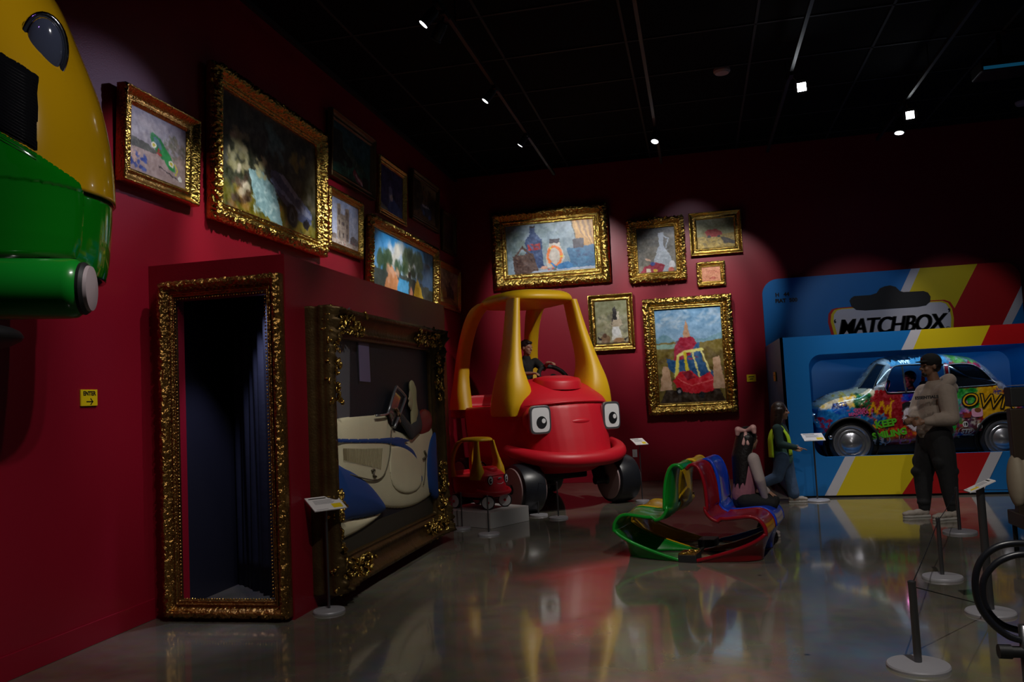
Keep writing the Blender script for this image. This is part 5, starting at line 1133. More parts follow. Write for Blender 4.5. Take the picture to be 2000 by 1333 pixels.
def man():
    loc = Vector((2.50, 10.45, 0)); t = thing('person', 'man in taupe hoodie, black cap and black trousers standing before graffiti car', 'person', loc)
    p = rel(loc); YN, YM, YFAR = 10.27, 10.42, 10.57     # near side, middle, far side
    f = Vector((-.97, -.25, 0)); lft = Vector((.25, -.97, 0))
    hc = p(1817, 716, YM); neck0 = p(1826, 752, YM); neck1 = p(1820, 730, YM)
    shN, shF = p(1848, 768, 10.22), p(1806, 768, 10.60); elN, elF = p(1858, 818, 10.14), p(1789, 806, 10.58); wrN, wrF = p(1808, 824, 10.10), p(1784, 818, 10.34)
    hipN, hipF = p(1834, 856, YN+.03), p(1816, 856, YFAR-.04); knN, knF = p(1851, 930, YN), p(1803, 930, YFAR-.05)
    aN, aF = p(1861, 1000, YN-.02), p(1806, 998, YFAR-.12)
    chest, belly, pelv = p(1826, 785, YM), p(1824, 825, YM), p(1825, 850, YM)
    b = MB(); s = 1.06
    head(b, hc, f, Zup, s); b.cap(neck0, .068, neck1, .060)
    limb(b, [neck0, chest, belly, pelv], [.08, .135, .125, .135])
    for sh, el, wr in ((shN, elN, wrN), (shF, elF, wrF)): limb(b, [chest+(sh-chest)*.3, sh, el, wr], [.08, .062, .046, .030])
    for hp, kn, an in ((hipN, knN, aN), (hipF, knF, aF)): limb(b, [pelv, hp, kn, an, an+Vector((0, 0, -.03))], [.10, .095, .065, .045, .04])
    hand(b, wrN+Vector((-.015, -.0, 0)), Vector((-.9, .1, -.12)), (.2, .9, -.3), (.1, .3, 1), 1.05, .8); hand(b, wrF+Vector((-.02, -.02, -.01)), Vector((-.75, -.35, -.25)), (.3, -.9, 0), (0, .1, 1), 1.05, .7)
    blob(b, 'body', 'skindark', t, .0075, 2)
    # hoodie
    h = MB(); limb(h, [p(1827, 762, YM), chest, belly, p(1826, 846, YM)], [.13, .185, .190, .175]); limb(h, [shN, shF], [.105, .105])
    for sh, el, wr in ((shN, elN, wrN), (shF, elF, wrF)):
        w2 = wr+(el-wr)*.10; limb(h, [chest+(sh-chest)*.5, sh, sh+(el-sh)*.5, el, el+(w2-el)*.6, w2], [.13, .108, .10, .086, .068, .05])
        for q in (.25, .45, .62): c = el+(w2-el)*q; h.ell(c+Vector((0, -.01, .01)), (.062, .07, .075), None, 12)
    for a in range(9): an_ = a/9*6.28; c = p(1826, 842, YM); h.ell(c+Vector((.12*math.cos(an_), .1*math.sin(an_), .02*math.sin(a*2.3))), (.085, .085, .07), None, 12)
    ho = blob(h, 'hoodie', 'hoodie', t, .011, 3)
    hh = MB(); c = p(1832, 754, YM); pts = [c+Vector((.125*math.cos(a)+.0, .14*math.sin(a), -.02+.085*math.cos(a))) for a in [i*.349 for i in range(19)]]
    for i, q in enumerate(pts[:-1]): hh.cap(q, .05+.022*math.cos(i*.349), pts[i+1], .05+.022*math.cos((i+1)*.349))
    hh.ell(c+Vector((.10, -.0, -.04)), (.11, .15, .10)).ell(c+Vector((.04, 0, -.07)), (.15, .17, .07)); blob(hh, 'hood', 'hoodie', ho, .010, 3)
    for sh, el, wr in ((shN, elN, wrN), (shF, elF, wrF)): w2 = wr+(el-wr)*.06; MB().cap(w2+(el-wr)*.16, .052, w2, .044).build('cuff', 'hoodie', ho, True)
    fr = (Vector((-.55, -.83, 0))); xx = Vector((.83, -.55, 0)); c = p(1800, 777, YM-.2); text('ESSENTIALS', .046, 'lettering', 'ink', ho, c+Vector((.035, -.075, 0)), Vector((.93, -.30, .04)), (0, 0, 1), bold=.002, depth=.012)
    # trousers
    g_ = MB(); limb(g_, [p(1826, 846, YM), pelv+Vector((0, 0, -.08))], [.165, .165])
    for hp, kn, an, sg in ((hipN, knN, aN, 1), (hipF, knF, aF, -1)):
        limb(g_, [pelv, hp, hp+(kn-hp)*.5, kn, kn+(an-kn)*.45, an+Vector((0, 0, .03))], [.15, .145, .135, .105, .09, .062])
        g_.ell(kn+Vector((-.03 if sg < 0 else .02, 0, .05)), (.105, .1, .07), None, 14); g_.ell(kn+Vector((.02, 0, -.04)), (.09, .09, .06), None, 14); g_.ell(an+Vector((0, 0, .1)), (.078, .078, .05), None, 14); g_.ell(hp+(kn-hp)*.62+Vector((-.05, -.04*sg, 0)), (.09, .09, .1), None, 14)
    blob(g_, 'trousers', 'blackcloth', t, .011, 2)
    zf = lambda v: Vector((v.x, v.y, 0))
    shoe(t, (-1, -.22), zf(aF)+Vector((.05, .0, 0)), .31); shoe(t, (-.93, -.35), zf(aN)+Vector((.05, 0, 0)), .31)
    # cap, ear side hair, eyes
    Rm = rotm(f, Zup); P = lambda x, y, z: hc+Rm @ Vector((x*s, y*s, z*s)); cp = MB()
    cp.ell(P(-.012, 0, .055), (.112*s, .092*s, .090*s), Rm, 24); cp.ell(P(.085, 0, .052), (.075*s, .075*s, .010*s), rotm(f, (.12, 0, 1)), 20)
    cp.cap(P(-.10, 0, .03), .03, P(-.07, 0, .06), .05); c_ = blob(cp, 'cap', 'blackcloth', t, .008, 2)
    MB().ell(P(.094, -.0, .085), (.006, .022, .018), Rm, 12).build('cap_patch', mat('dark_red_patch', (.12, .01, .01), .6), c_, True)
    hr = MB(); hr.ell(P(-.035, 0, .0), (.080*s, .083*s, .075*s), Rm, 20).ell(P(.066, 0, -.085), (.036*s, .036*s, .030*s), Rm, 14); blob(hr, 'hair', 'hair', t, .008, 2)
    for q in (-1, 1): MB().ell(P(.083, q*.030, .002), (.011, .014, .009), Rm, 12).build('eye', 'eye', t, True)
man()

def vest_girl():
    loc = Vector((1.08, 11.82, 0)); t = thing('person', 'girl with long brown hair in yellow vest and blue jeans walking right', 'person', loc)
    p = rel(loc); YN, YM, YFA = 11.72, 11.82, 11.92; f = Vector((.97, .12, 0)); s = .98
    hc = p(1524, 804, YM); nk = p(1520, 828, YM); ch, be, pe = p(1525, 848, YM), p(1528, 874, YM), p(1530, 893, YM)
    shN, shF = p(1518, 838, YN-.03), p(1528, 838, YFA+.03); elN, wrN = p(1523, 868, YN-.08), p(1556, 875, YN-.10); elF, wrF = p(1534, 866, YFA+.05), p(1548, 876, YFA)
    hiN, hiF = p(1528, 896, YN+.03), p(1534, 896, YFA-.03); knF, aF = p(1543, 934, YFA-.04), p(1552, 974, YFA-.06); knN, aN = p(1519, 932, YN+.02), p(1492, 944, YN+.08)
    b = MB(); head(b, hc, f, Zup, s); limb(b, [nk, hc-Vector((0, 0, .05))], [.045, .045]); limb(b, [nk, ch, be, pe], [.055, .085, .078, .09])
    for sh, el, wr in ((shN, elN, wrN), (shF, elF, wrF)): limb(b, [ch+(sh-ch)*.4, sh, el, wr], [.05, .043, .035, .024])
    for hp, kn, an in ((hiN, knN, aN), (hiF, knF, aF)): limb(b, [pe, hp, kn, an], [.075, .075, .052, .036])
    hand(b, wrN, Vector((.95, -.1, -.16)), (0, .3, -1), (.2, -1, 0), .85, .15); hand(b, wrF, Vector((.9, 0, -.3)), (0, -.5, -1), (0, .3, 1), .85, .4)
    blob(b, 'body', 'skin', t, .0075, 2)
    g_ = MB(); limb(g_, [nk-Vector((0, 0, .03)), ch, be], [.07, .108, .105])
    for sh, el, wr in ((shN, elN, wrN), (shF, elF, wrF)): limb(g_, [ch, sh, el, wr+(el-wr)*.08], [.08, .066, .055, .037])
    blob(g_, 'jumper', 'greenknit', t, .010, 3)
    g_ = MB(); limb(g_, [be-Vector((0, 0, .0)), p(1531, 894, YM)], [.11, .125]); blob(g_, 'shirt_hem', 'mint', t, .011, 2)
    g_ = MB(); limb(g_, [pe, pe-Vector((0, 0, .05))], [.115, .11])
    for hp, kn, an, fl in ((hiN, knN, aN, .078), (hiF, knF, aF, .09)): limb(g_, [pe, hp, hp+(kn-hp)*.5, kn, an+(kn-an)*.24], [.1, .10, .092, .080, fl*.9])
    blob(g_, 'jeans', 'denim', t, .010, 3)
    # open sided vest: a front panel and a back panel joined on the shoulders
    v = MB(); top = p(1518, 826, YM); rows = []
    L, Fw = Vector((0, 1, 0)), Vector((1, 0, 0))
    for sg, bot in ((1, p(1545, 888, YM)), (-1, p(1508, 893, YM))):
        rows = []
        for i in range(13):
            q = i/12; c = Vector((top.x+.02*sg+sg*.115*math.sin(min(1, q*1.7)*1.57)+(sg > 0)*.03*q, top.y, top.z+.015-(top.z+.015-bot.z)*q)); w = .07+.06*min(1, q*3)
            rows.append([c+L*(w*u)+Fw*(-sg*.05*abs(u)**2.2) for u in [-1+j/5 for j in range(11)]])
        v.grid(rows)
    v.build('vest', 'hivis', t, True, solid=.012)
    hr = MB(); Rm = rotm(f, Zup); P = lambda x, y, z: hc+Rm @ Vector((x*s, y*s, z*s)); hr.ell(P(-.02, 0, .035), (.105*s, .09*s, .105*s), Rm, 20)
    for i in range(13):
        a = -1.9+3.8*i/12; st = P(-.03-.06*math.cos(a), .078*math.sin(a), .02); limb(hr, [st, st+Vector((-.02, 0, -.13)), st+Vector((-.035, 0, -.26-.03*(i % 3)))], [.034, .032, .014])
    blob(hr, 'hair', 'brownhair', t, .008, 2)
    for q in (-1, 1): MB().ell(P(.083, q*.030, .004), (.010, .012, .008), Rm, 10).build('eye', 'eye', t, True)
    shoe(t, (1, .05), Vector((aF.x-.08, aF.y, 0)), .25)
    an = aN; mb = MB(); limb(mb, [an+Vector((-.02, 0, .02)), an+Vector((-.05, 0, -.12)), an+Vector((-.02, 0, -.2))], [.035, .04, .03]); blob(mb, 'shoe', 'shoe', t, .008, 2)
vest_girl()

def bow_girl():
    loc = Vector((.45, 8.75, 0)); t = thing('person', 'seated girl with long black hair and pink bow on blue s-shaped chair', 'person', loc)
    p = rel(loc); YM = 8.72; f = Vector((.75, .62, 0)).normalized(); s = .93
    hc = p(1462, 858, YM); nk = p(1461, 886, YM); ch, be, pe = p(1460, 912, YM), p(1455, 950, YM), p(1452, 974, YM)
    sN, sF = p(1471, 897, YM-.09), p(1452, 897, YM+.11); eN, wN = p(1484, 938, YM-.12), p(1494, 974, YM-.06); eF, wF = p(1470, 938, YM+.12), p(1500, 962, YM+.10)
    hN, hF = p(1456, 978, YM-.06), p(1452, 977, YM+.08); kN, kF = p(1508, 984, YM-.04), p(1511, 978, YM+.10)
    fN, fF = atZ(1491, 1056)-loc, atZ(1500, 1048)-loc; aN, aF = fN+Vector((-.02, 0, .09)), fF+Vector((-.02, 0, .09))
    b = MB(); head(b, hc, f, Zup, s); limb(b, [nk, hc-Vector((0, 0, .05))], [.042, .042]); limb(b, [nk, ch, be, pe], [.05, .082, .078, .095])
    for sh, el, wr in ((sN, eN, wN), (sF, eF, wF)): limb(b, [ch+(sh-ch)*.4, sh, el, wr], [.05, .040, .032, .022])
    for hp, kn, an in ((hN, kN, aN), (hF, kF, aF)): limb(b, [pe, hp, kn, an], [.075, .070, .050, .033])
    hand(b, wN, Vector((.6, .1, -.45)), (-.3, 0, -1), (.2, .9, .2), .8, .35); hand(b, wF, Vector((.7, .0, -.3)), (-.2, 0, -1), (0, -1, 0), .8, .35)
    blob(b, 'body', 'skin', t, .0075, 2)
    g_ = MB(); limb(g_, [nk-Vector((0, 0, .03)), ch, be, p(1452, 968, YM)], [.065, .108, .115, .118]); limb(g_, [sN, sF], [.055, .055])
    top = blob(g_, 'jumper', 'pinkcloth', t, .010, 3)
    for sh, el, wr in ((sN, eN, wN), (sF, eF, wF)): g_ = MB(); limb(g_, [sh, el, wr+(el-wr)*.06], [.064, .054, .036]); blob(g_, 'sleeve', 'greycloth', top, .010, 3)
    g_ = MB(); limb(g_, [pe, pe+Vector((0, 0, -.02))], [.11, .108])
    for hp, kn, an in ((hN, kN, aN), (hF, kF, aF)): limb(g_, [pe, hp, kn, an+Vector((0, 0, .03))], [.09, .088, .062, .042])
    blob(g_, 'leggings', 'blackcloth', t, .010, 2)
    hr = MB(); Rm = rotm(f, Zup); P = lambda x, y, z: hc+Rm @ Vector((x*s, y*s, z*s)); hr.ell(P(-.02, 0, .03), (.110*s, .095*s, .112*s), Rm, 20)
    for i in range(15):
        a = -1.7+3.4*i/14; st = P(-.04-.06*math.cos(a), .08*math.sin(a), .02); limb(hr, [st, st+Vector((-.05, -.0, -.18)), st+Vector((-.075, -.01, -.40-.05*(i % 3)))], [.036, .036, .012])
    blob(hr, 'hair', 'hair', t, .008, 2)
    bw = MB(); c = P(-.085, -.055, .095); sd = Vector((.9, -.3, .1)).normalized()
    for q in (-1, 1):
        bw.cap(c, .012, c+sd*q*.075+Vector((0, -.02, .020)), .034); bw.cap(c+sd*q*.075+Vector((0, -.02, .02)), .034, c+sd*q*.085+Vector((0, -.02, -.022)), .022); bw.cap(c, .010, c+Vector((q*.022-.01, -.03, -.13)), .017)
    bw.ell(c, (.018, .018, .02)); blob(bw, 'bow', mat('pale_pink_satin', (.55, .30, .28), .5), t, .005, 1)
    shoe(t, (.8, -.5), fN+Vector((-.08, .02, 0)), .21, 'greycloth', .07); shoe(t, (.95, -.2), fF+Vector((-.08, 0, 0)), .21, 'greycloth', .07)
bow_girl()

def toy_driver():
    Tm = Matrix.Translation(BIG_L) @ Matrix.Rotation(BIG_R, 4, 'Z'); W3 = lambda x, y, z: Tm @ Vector((x, y, z))
    loc = W3(.15, 1.42, .74); t = thing('person', 'dark haired child with one hand on steering wheel inside giant toy car', 'person', loc)
    L = lambda x, y, z: W3(x+.27, y, z)-loc; f = (Tm.to_3x3() @ Vector((.35, -1, -.12))).normalized(); s = .95
    hc, nk, ch, be, pe = L(-.13, 1.36, 2.37), L(-.12, 1.40, 2.22), L(-.12, 1.42, 2.06), L(-.12, 1.45, 1.8), L(-.12, 1.48, 1.6)
    sA, sB = L(.03, 1.38, 2.14), L(-.27, 1.40, 2.14); eA, wA = L(.06, 1.18, 2.02), L(.02, .99, 2.105); eB, wB = L(-.34, 1.2, 1.95), L(-.26, 1.02, 1.95)
    b = MB(); head(b, hc, f, Zup, s); limb(b, [nk, hc-Vector((0, 0, .05))], [.045, .045]); limb(b, [nk, ch, be, pe], [.055, .09, .085, .095])
    for sh, el, wr in ((sA, eA, wA), (sB, eB, wB)): limb(b, [ch+(sh-ch)*.4, sh, el, wr], [.05, .045, .038, .026])
    for x in (-.08, .08): limb(b, [pe, L(-.12+x, 1.45, 1.5), L(-.12+x, 1.3, 1.1), L(-.12+x, 1.42, .80)], [.08, .08, .055, .04]); b.cap(L(-.12+x, 1.46, .775), .035, L(-.12+x, 1.30, .77), .028)
    fw = (Tm.to_3x3() @ Vector((.55, -.80, .0))); hand(b, wA, fw, (0, 0, -1), Tm.to_3x3() @ Vector((1, .3, 0)), .9, .55); hand(b, wB, fw, (0, 0, -1), Tm.to_3x3() @ Vector((1, 0, 0)), .9, .5)
    blob(b, 'body', 'skin', t, .0075, 2)
    g_ = MB(); limb(g_, [nk-Vector((0, 0, .02)), ch, be, pe], [.07, .115, .11, .11])
    for sh, el in ((sA, eA), (sB, eB)): limb(g_, [ch, sh, sh+(el-sh)*.6], [.08, .07, .062])
    blob(g_, 't_shirt', 'blackcloth', t, .011, 2)
    g_ = MB()
    for x in (-.08, .08): limb(g_, [pe, L(-.12+x, 1.45, 1.5), L(-.12+x, 1.3, 1.1), L(-.12+x, 1.42, .86)], [.1, .098, .075, .06])
    blob(g_, 'trousers', 'blackcloth', t, .011, 2)
    Rm = rotm(f, Zup); hr = MB(); P = lambda x, y, z: hc+Rm @ Vector((x*s, y*s, z*s)); hr.ell(P(-.022, 0, .045), (.104*s, .088*s, .092*s), Rm, 20).ell(P(.05, 0, .085), (.05*s, .07*s, .03*s), Rm, 14)
    blob(hr, 'hair', 'hair', t, .008, 2)
toy_driver()

def car_child():
    loc = Vector((2.86, 12.82, 1.05)); t = thing('person', 'child with short dark hair sitting inside the graffiti covered car', 'person', loc)
    p = rel(loc); YM = 12.80; f = Vector((-.75, -.55, -.1)); s = .92
    hc = p(1776, 742, YM); nk = hc+Vector((.02, .01, -.13)); ch = nk+Vector((.03, 0, -.14)); pe = ch+Vector((.05, 0, -.22))
    b = MB(); head(b, hc, f, Zup, s); limb(b, [nk, hc-Vector((0, 0, .05))], [.04, .042]); limb(b, [nk, ch, pe], [.05, .085, .09])
    for q in (-1, 1):
        sh = ch+Vector((0, q*.12, .08)); el = sh+Vector((-.12, q*.02, -.16)); wr = el+Vector((-.17, -q*.03, .06)); limb(b, [ch, sh, el, wr], [.05, .042, .035, .024]); hand(b, wr, (-1, 0, .1), (0, 0, -1), (0, -q, .2), .8, .6)
        limb(b, [pe, pe+Vector((-.34, q*.07, .02)), pe+Vector((-.42, q*.07, -.18))], [.08, .055, .04])
    blob(b, 'body', 'skin', t, .0075, 2)
    g_ = MB(); limb(g_, [nk-Vector((0, 0, .03)), ch, pe], [.06, .11, .115]); limb(g_, [ch+Vector((0, -.12, .08)), ch+Vector((0, .12, .08))], [.06, .06]); blob(g_, 't_shirt', 'greenknit', t, .011, 2)
    Rm = rotm(f, Zup); P = lambda x, y, z: hc+Rm @ Vector((x*s, y*s, z*s)); hr = MB(); hr.ell(P(-.022, 0, .045), (.104*s, .090*s, .094*s), Rm, 20).ell(P(.05, 0, .08), (.05*s, .07*s, .03*s), Rm, 14); blob(hr, 'hair', 'hair', t, .008, 2)
car_child()
# ================================================================== CREAM ROADSTER INSIDE THE GIANT FRAME
def roadster():
    XP = CX+.10; t = GP; O = GPO
    LW = lambda X, Y, Z: Vector((Y-O.y, Z-O.z, X-O.x))
    y0, y1, z0, z1 = 6.36, 9.05, .28, 2.24
    cv = MB().prism([(y0-O.y, z0-O.z), (y1-O.y, z0-O.z), (y1-O.y, z1-O.z), (y0-O.y, z1-O.z)], .098).build('canvas', mat('night_blue_canvas', (.010, .012, .020), .55, bump=(120, .3, 'noise')), t)
    def flat(name, m, P, off, th=.003): return MB().prism([(a-O.y, b-O.z) for a, b in P], th, lambda p: p+Vector((0, 0, off))).build(name, m, cv)
    A = lambda x, y: (lambda v: (v.y, v.z))(atX(x, y, XP))
    flat('grey_band', mat('grey_lilac_paint', (.10, .098, .115), .6), [(y0, z0), A(683, 1000), A(683, 600), (y0, z1)], .098)
    flat('panel_border', 'black', [A(700, 750), A(726, 753), A(722, 655), (A(696, 655))], .098); flat('lilac_panel', mat('lilac_paint', (.16, .13, .25), .5), [A(702, 745), A(723, 747), A(719, 664), A(698.5, 663)], .102)
    flat('ground', mat('brown_black_paint', (.035, .030, .020), .6), [(y0, z0), (y1, z0), A(860, 960), A(780, 1000), A(669, 1040)], .098)
    z = lambda P: [(580+x*.5104, 540+y*.5104) for x, y in P]
    Q = lambda P: [(lambda v: (min(max(v.y, 6.38), 9.03), v.z))(atX(a, b, XP)) for a, b in z(P)]
    def sm(P, n=4): return [(v.x, v.y) for v in spl([Vector((a, b, 0)) for a, b in P], n)]
    def part(name, m, P, D, Rr, x0=0., cell=.012, parent=None, smooth=True):
        parent = parent or t; P = Q(P); P = sm(P+[P[0]])[:-1] if smooth else P
        return inflate(name, m, parent, P, cell, round_h(D*.3, Rr, 2.2), lambda u, v, h: tuple(LW(XP+x0*.3+h, u, v)))
    cream = mat('cream_coachwork', (.80, .73, .50), .38, bump=(120, .15, 'noise'), var=(5, .08)); blue = mat('dark_blue_coachwork', (.012, .06, .26), .6); dark = mat('dark_seam', (.10, .08, .05), .5)
    body = part('painted_car', cream, [(100, 560), (150, 546), (220, 536), (330, 531), (345, 560), (365, 585), (400, 600), (440, 608), (470, 590), (505, 575), (535, 580), (560, 640), (560, 760), (540, 810), (500, 845), (450, 875), (400, 887), (340, 885), (300, 870), (200, 830), (100, 800)], .16, .35)
    part('wing', blue, [(100, 700), (140, 715), (200, 745), (260, 790), (310, 850), (326, 880), (318, 905), (270, 918), (200, 930), (100, 940)], .22, .30, .05, parent=body)
    part('wing_underside', cream, [(100, 935), (200, 930), (270, 920), (318, 906), (290, 935), (230, 975), (170, 1005), (100, 1030)], .10, .2, .03, parent=body)
    part('rear_wing', blue, [(560, 560), (520, 590), (495, 630), (482, 690), (482, 760), (492, 815), (510, 850), (530, 850), (560, 830)], .22, .30, .10, parent=body)
    part('door', cream, [(338, 655), (390, 648), (430, 670), (455, 710), (463, 770), (450, 810), (420, 828), (380, 826), (350, 800), (336, 740)], .03, .06, .165, parent=body)
    part('side_flash', blue, [(100, 626), (200, 624), (290, 622), (345, 618), (375, 618), (412, 630), (392, 640), (425, 665), (450, 710), (462, 770), (458, 790), (450, 765), (438, 715), (410, 680), (370, 655), (320, 640), (200, 638), (100, 640)], .02, .04, .175, parent=body)
    sg = []
    def line(P, r, m, name, x0): pts = [LW(XP+x0*.32, u, v) for u, v in sm(Q(P))]; return MB().tube(pts, r, 6).build(name, m, body, True)
    line([(345, 575), (340, 620), (336, 680), (325, 730), (310, 765), (285, 780), (250, 778), (180, 760)], .006, dark, 'panel_seam', .168); line([(475, 690), (472, 760), (466, 800)], .006, dark, 'panel_seam', .17)
    lv = MB()
    for i in range(26):
        a, b = Q([(158+i*5.9, 662-abs(i-13)*.2), (160+i*5.6, 705+i*1.3)]); lv.cyl(LW(XP+.051, a[0], a[1]), LW(XP+.051, b[0], b[1]), .006, n=6)
    lv.build('louvres', mat('shadowed_slots', (.22, .18, .10), .5), body)
    line([(265, 745), (275, 742), (272, 762), (282, 768)], .010, dark, 'latch', .172); line([(470, 670), (476, 690), (464, 700)], .012, dark, 'door_handle', .175)
    fr = [(330, 525), (358, 432), (368, 430), (392, 455), (396, 470), (378, 520), (355, 580)]
    MB().tube([LW(XP+.05, u, v) for u, v in sm(Q(fr))], .016, 8).build('windscreen_frame', 'steel', body, True)
    part('windscreen_glass', mat('dusty_glass', (.10, .09, .08), .15, coat=.5), [(333, 525), (360, 436), (390, 462), (372, 520), (352, 572)], .01, .05, .11, parent=body, smooth=False)
    MB().tube([LW(XP+.055, u, v) for u, v in sm(Q([(282, 535), (320, 530), (335, 522), (345, 545)]))], .011, 8).build('screen_rail', 'steel', body, True)
    part('seat_back', mat('red_leather', (.22, .02, .018), .4), [(458, 600), (462, 530), (480, 508), (505, 520), (522, 560), (500, 600), (470, 612)], .10, .12, .02, parent=body)
    # driver in a cream headscarf
    d = MB(); C = lambda x, y, q=.0: (lambda v: LW(XP+q, v[0], v[1]))(Q([(x, y)])[0])
    def fl(o):
        for v in o.data.vertices: v.co.z = .11+(v.co.z-.11)*.35
        return o
    d.cap(C(434, 440, .06), .085, C(438, 560, .05), .075); d.cap(C(430, 425, .06), .075, C(440, 520, .06), .085); sc = fl(blob(d, 'headscarf', mat('cream_scarf', (.50, .44, .24), .6, bump=(12, .4, 'noise')), body, .012, 3))
    fc = MB(); fc.ell(C(424, 475, .07), (.045, .11, .05)).ell(C(418, 470, .075), (.035, .02, .02)).ell(C(420, 492, .07), (.04, .03, .03)); fl(blob(fc, 'face', mat('pale_cream_skin', (.50, .40, .24), .5), body, .010, 2))
    ar = MB(); limb(ar, [C(450, 530, .06), C(455, 570, .08), C(420, 600, .13), C(378, 540, .13), C(372, 535, .13)], [.07, .08, .075, .05, .035]); fl(blob(ar, 'coat', mat('dark_grey_coat', (.05, .05, .055), .7), body, .012, 2))
    gl = MB(); hand(gl, C(374, 545, .13), (-.5, .8, 0), (-1, 0, 0), (0, 0, 1), 1.1, .5); fl(blob(gl, 'glove', mat('tan_glove', (.32, .18, .10), .5), body, .008, 1))
roadster()

# ================================================================== GIANT VEHICLE NOSE HANGING AT THE UPPER LEFT
def nose():
    loc = Vector((-3.6, 3.6, 2.05)); t = thing('giant_vehicle', 'giant yellow and green vehicle nose with round headlamp, cropped at upper left', 'vehicle', loc)
    # silhouette columns: pixel rows on the right-hand edge, swept back to the wall as a rounded body
    edge = [(30, -70), (52, -40), (72, 0), (97, 60), (122, 120), (143, 180), (157, 240), (166, 300), (170, 350), (171, 376)]
    low = [(168, 376), (167, 420), (164, 470), (159, 510), (153, 535)]
    def surf(E, n=30, inset=0.):
        rows = []
        for x, y in [(v.x, v.y) for v in spl([Vector((a, b, 0)) for a, b in E], 4)]:
            p = atY(x, y, 3.85); row = []; Rx, Ry = 1.15, .62
            for i in range(n+1):
                a = -2.6+(2.6+1.45)*i/n      # from front left round the front right edge to the back
                ca, sa = math.cos(a), math.sin(a); e = 2/2.6
                ux = Rx*abs(ca)**e*(1 if ca > 0 else -1); uy = Ry*abs(sa)**e*(1 if sa > 0 else -1)
                row.append(Vector((max(p.x-Rx+inset+ux, XL+.02), 3.85+uy, p.z))-loc)
            rows.append(row)
        return rows
    up = surf(edge); MB().grid(up).build('upper_shell', mat('yellow_lacquer', (.60, .33, .004), .16, coat=.8), t, True, solid=.02)
    lo = surf(low, inset=-.012); MB().grid(lo).build('lower_shell', mat('green_lacquer', (.003, .20, .006), .12, coat=1), t, True, solid=.02)
    # the green wraps up over the front in a diagonal
    Yf = 3.22
    def on(px, py, Y=3.22): return atY(px, py, Y)-loc
    fp = [(-60, 215), (0, 257), (40, 280), (73, 300), (110, 325), (140, 345), (158, 358), (163, 372), (165, 400), (160, 480), (150, 505), (-60, 500)]
    def hug(px, py, o=.0):
        """point of the shell seen at this pixel, pushed out by o"""
        d = ray(px, py); base = CAMP
        best = None; prevq = None; prevf = 1
        for k in range(300):
            Y = 3.0+k*.004; q = base+d*(Y/d.y)
            # shell edge x at this height
            zz = q.z; xe = None
            for (a, b), (c, e_) in zip(EDG[:-1], EDG[1:]):
                if (a-zz)*(c-zz) <= 0 and a != c: xe = b+(e_-b)*(zz-a)/(c-a); break
            if xe is None: xe = EDG[0][1] if zz > EDG[0][0] else EDG[-1][1]
            ux = (q.x-(xe-1.15))/1.15; uy = (q.y-3.85)/.62
            if ux > 0 and abs(ux)**2.6+abs(uy)**2.6 <= 1 or ux <= 0 and abs(uy) <= 1:
                best = q
                if prevq is not None:
                    f0, f1 = prevf, ((abs(ux)**2.6 if ux > 0 else 0)+abs(uy)**2.6)-1
                    best = prevq.lerp(q, f0/(f0-f1) if f0 != f1 else 1)
                break
            prevq = q; prevf = ((abs(ux)**2.6 if ux > 0 else 0)+abs(uy)**2.6)-1
        if best is None: best = atY(px, py, 3.85)
        return best-d.normalized()*o-loc
    EDG = [(lambda p: (p.z, p.x))(atY(a, b, 3.85)) for a, b in edge+low]
    def sheet(name, m, P, cell, o, holes=()):
        return inflate(name, m, t, P, cell, lambda d, X, Y: d*0+o+.012*(1-(1-np.clip(d/14, 0, 1))**2), lambda x, y, h: tuple(hug(x, y, h)), holes)
    sheet('green_panel', mat('green_lacquer_front', (.003, .20, .006), .10, coat=1), fp, 3.5, .012)
    gr = [(-60, 62), (0, 100), (40, 124), (70, 143), (76, 150), (74, 240), (73, 297), (40, 278), (0, 256), (-60, 213)]
    sheet('grille', mat('black_louvred_grille', (.003, .003, .004), .8, spec=.05), gr, 4, .012)
    sl = MB()
    for i in range(26):
        y0 = 112+i*6.2; sl.tube([hug(x, y0+.56*(x+10), .026) for x in (-20, 10, 40, 71)], .0012, 5)
    sl.build('grille_slats', 'blackmetal', t, True)
    # headlamp
    c = hug(86, 93, .0); n = (Vector((.75, -.62, -.15))).normalized(); B = rotm(n, (0, 0, 1))
    lens = MB().ell(c+n*.02, (.045, .088, .152), B, 32); ho = MB()
    MB().tube([c+B @ Vector((.012, .103*math.cos(a), .172*math.sin(a))) for a in [i*.2094 for i in range(30)]], .017, 8, closed=True).build('headlamp_rim', 'chrome', t, True)
    lens.build('headlamp_glass', mat('smoky_blue_glass', (.06, .07, .11), .08, coat=1, spec=.8), t, True)
    # bumper roll with pale end cap
    a, b = atY(152, 566, 3.35)-loc, None; ctr = atY(149, 565, 3.35)-loc; r = .142
    e0 = ctr+Vector((.03, 0, 0)); e1 = e0+Vector((-1.25, -.58, .02)); ax = (e0-e1).normalized(); L_ = (e0-e1).length
    MB().lathe([(r*.9, 0), (r, .02), (r, L_-.05), (r*.97, L_-.02), (r*.86, L_)], e1, ax, 40).build('bumper_roll', 'glossgreen', t, angle=40)
    MB().lathe([(r*.86, 0), (r*.88, .015), (r*.80, .03)], e0, ax, 40).build('end_gasket', 'black', t, angle=40); MB().lathe([(r*.78, .02), (r*.74, .045), (r*.45, .055), (.001, .058)], e0, ax, 40, cap=False).build('end_cap', mat('pale_grey_cap', (.42, .34, .36), .4), t, angle=50)
    MB().ell((-.22, -.1, -.0), (.42, .4, .09), None, 24).build('underside', 'black', t, True)
    MB().bbox((XL+.002-loc.x, .2, .3), (-.3, .5, 1.2)).build('wall_bracket', 'blackmetal', t)
nose()

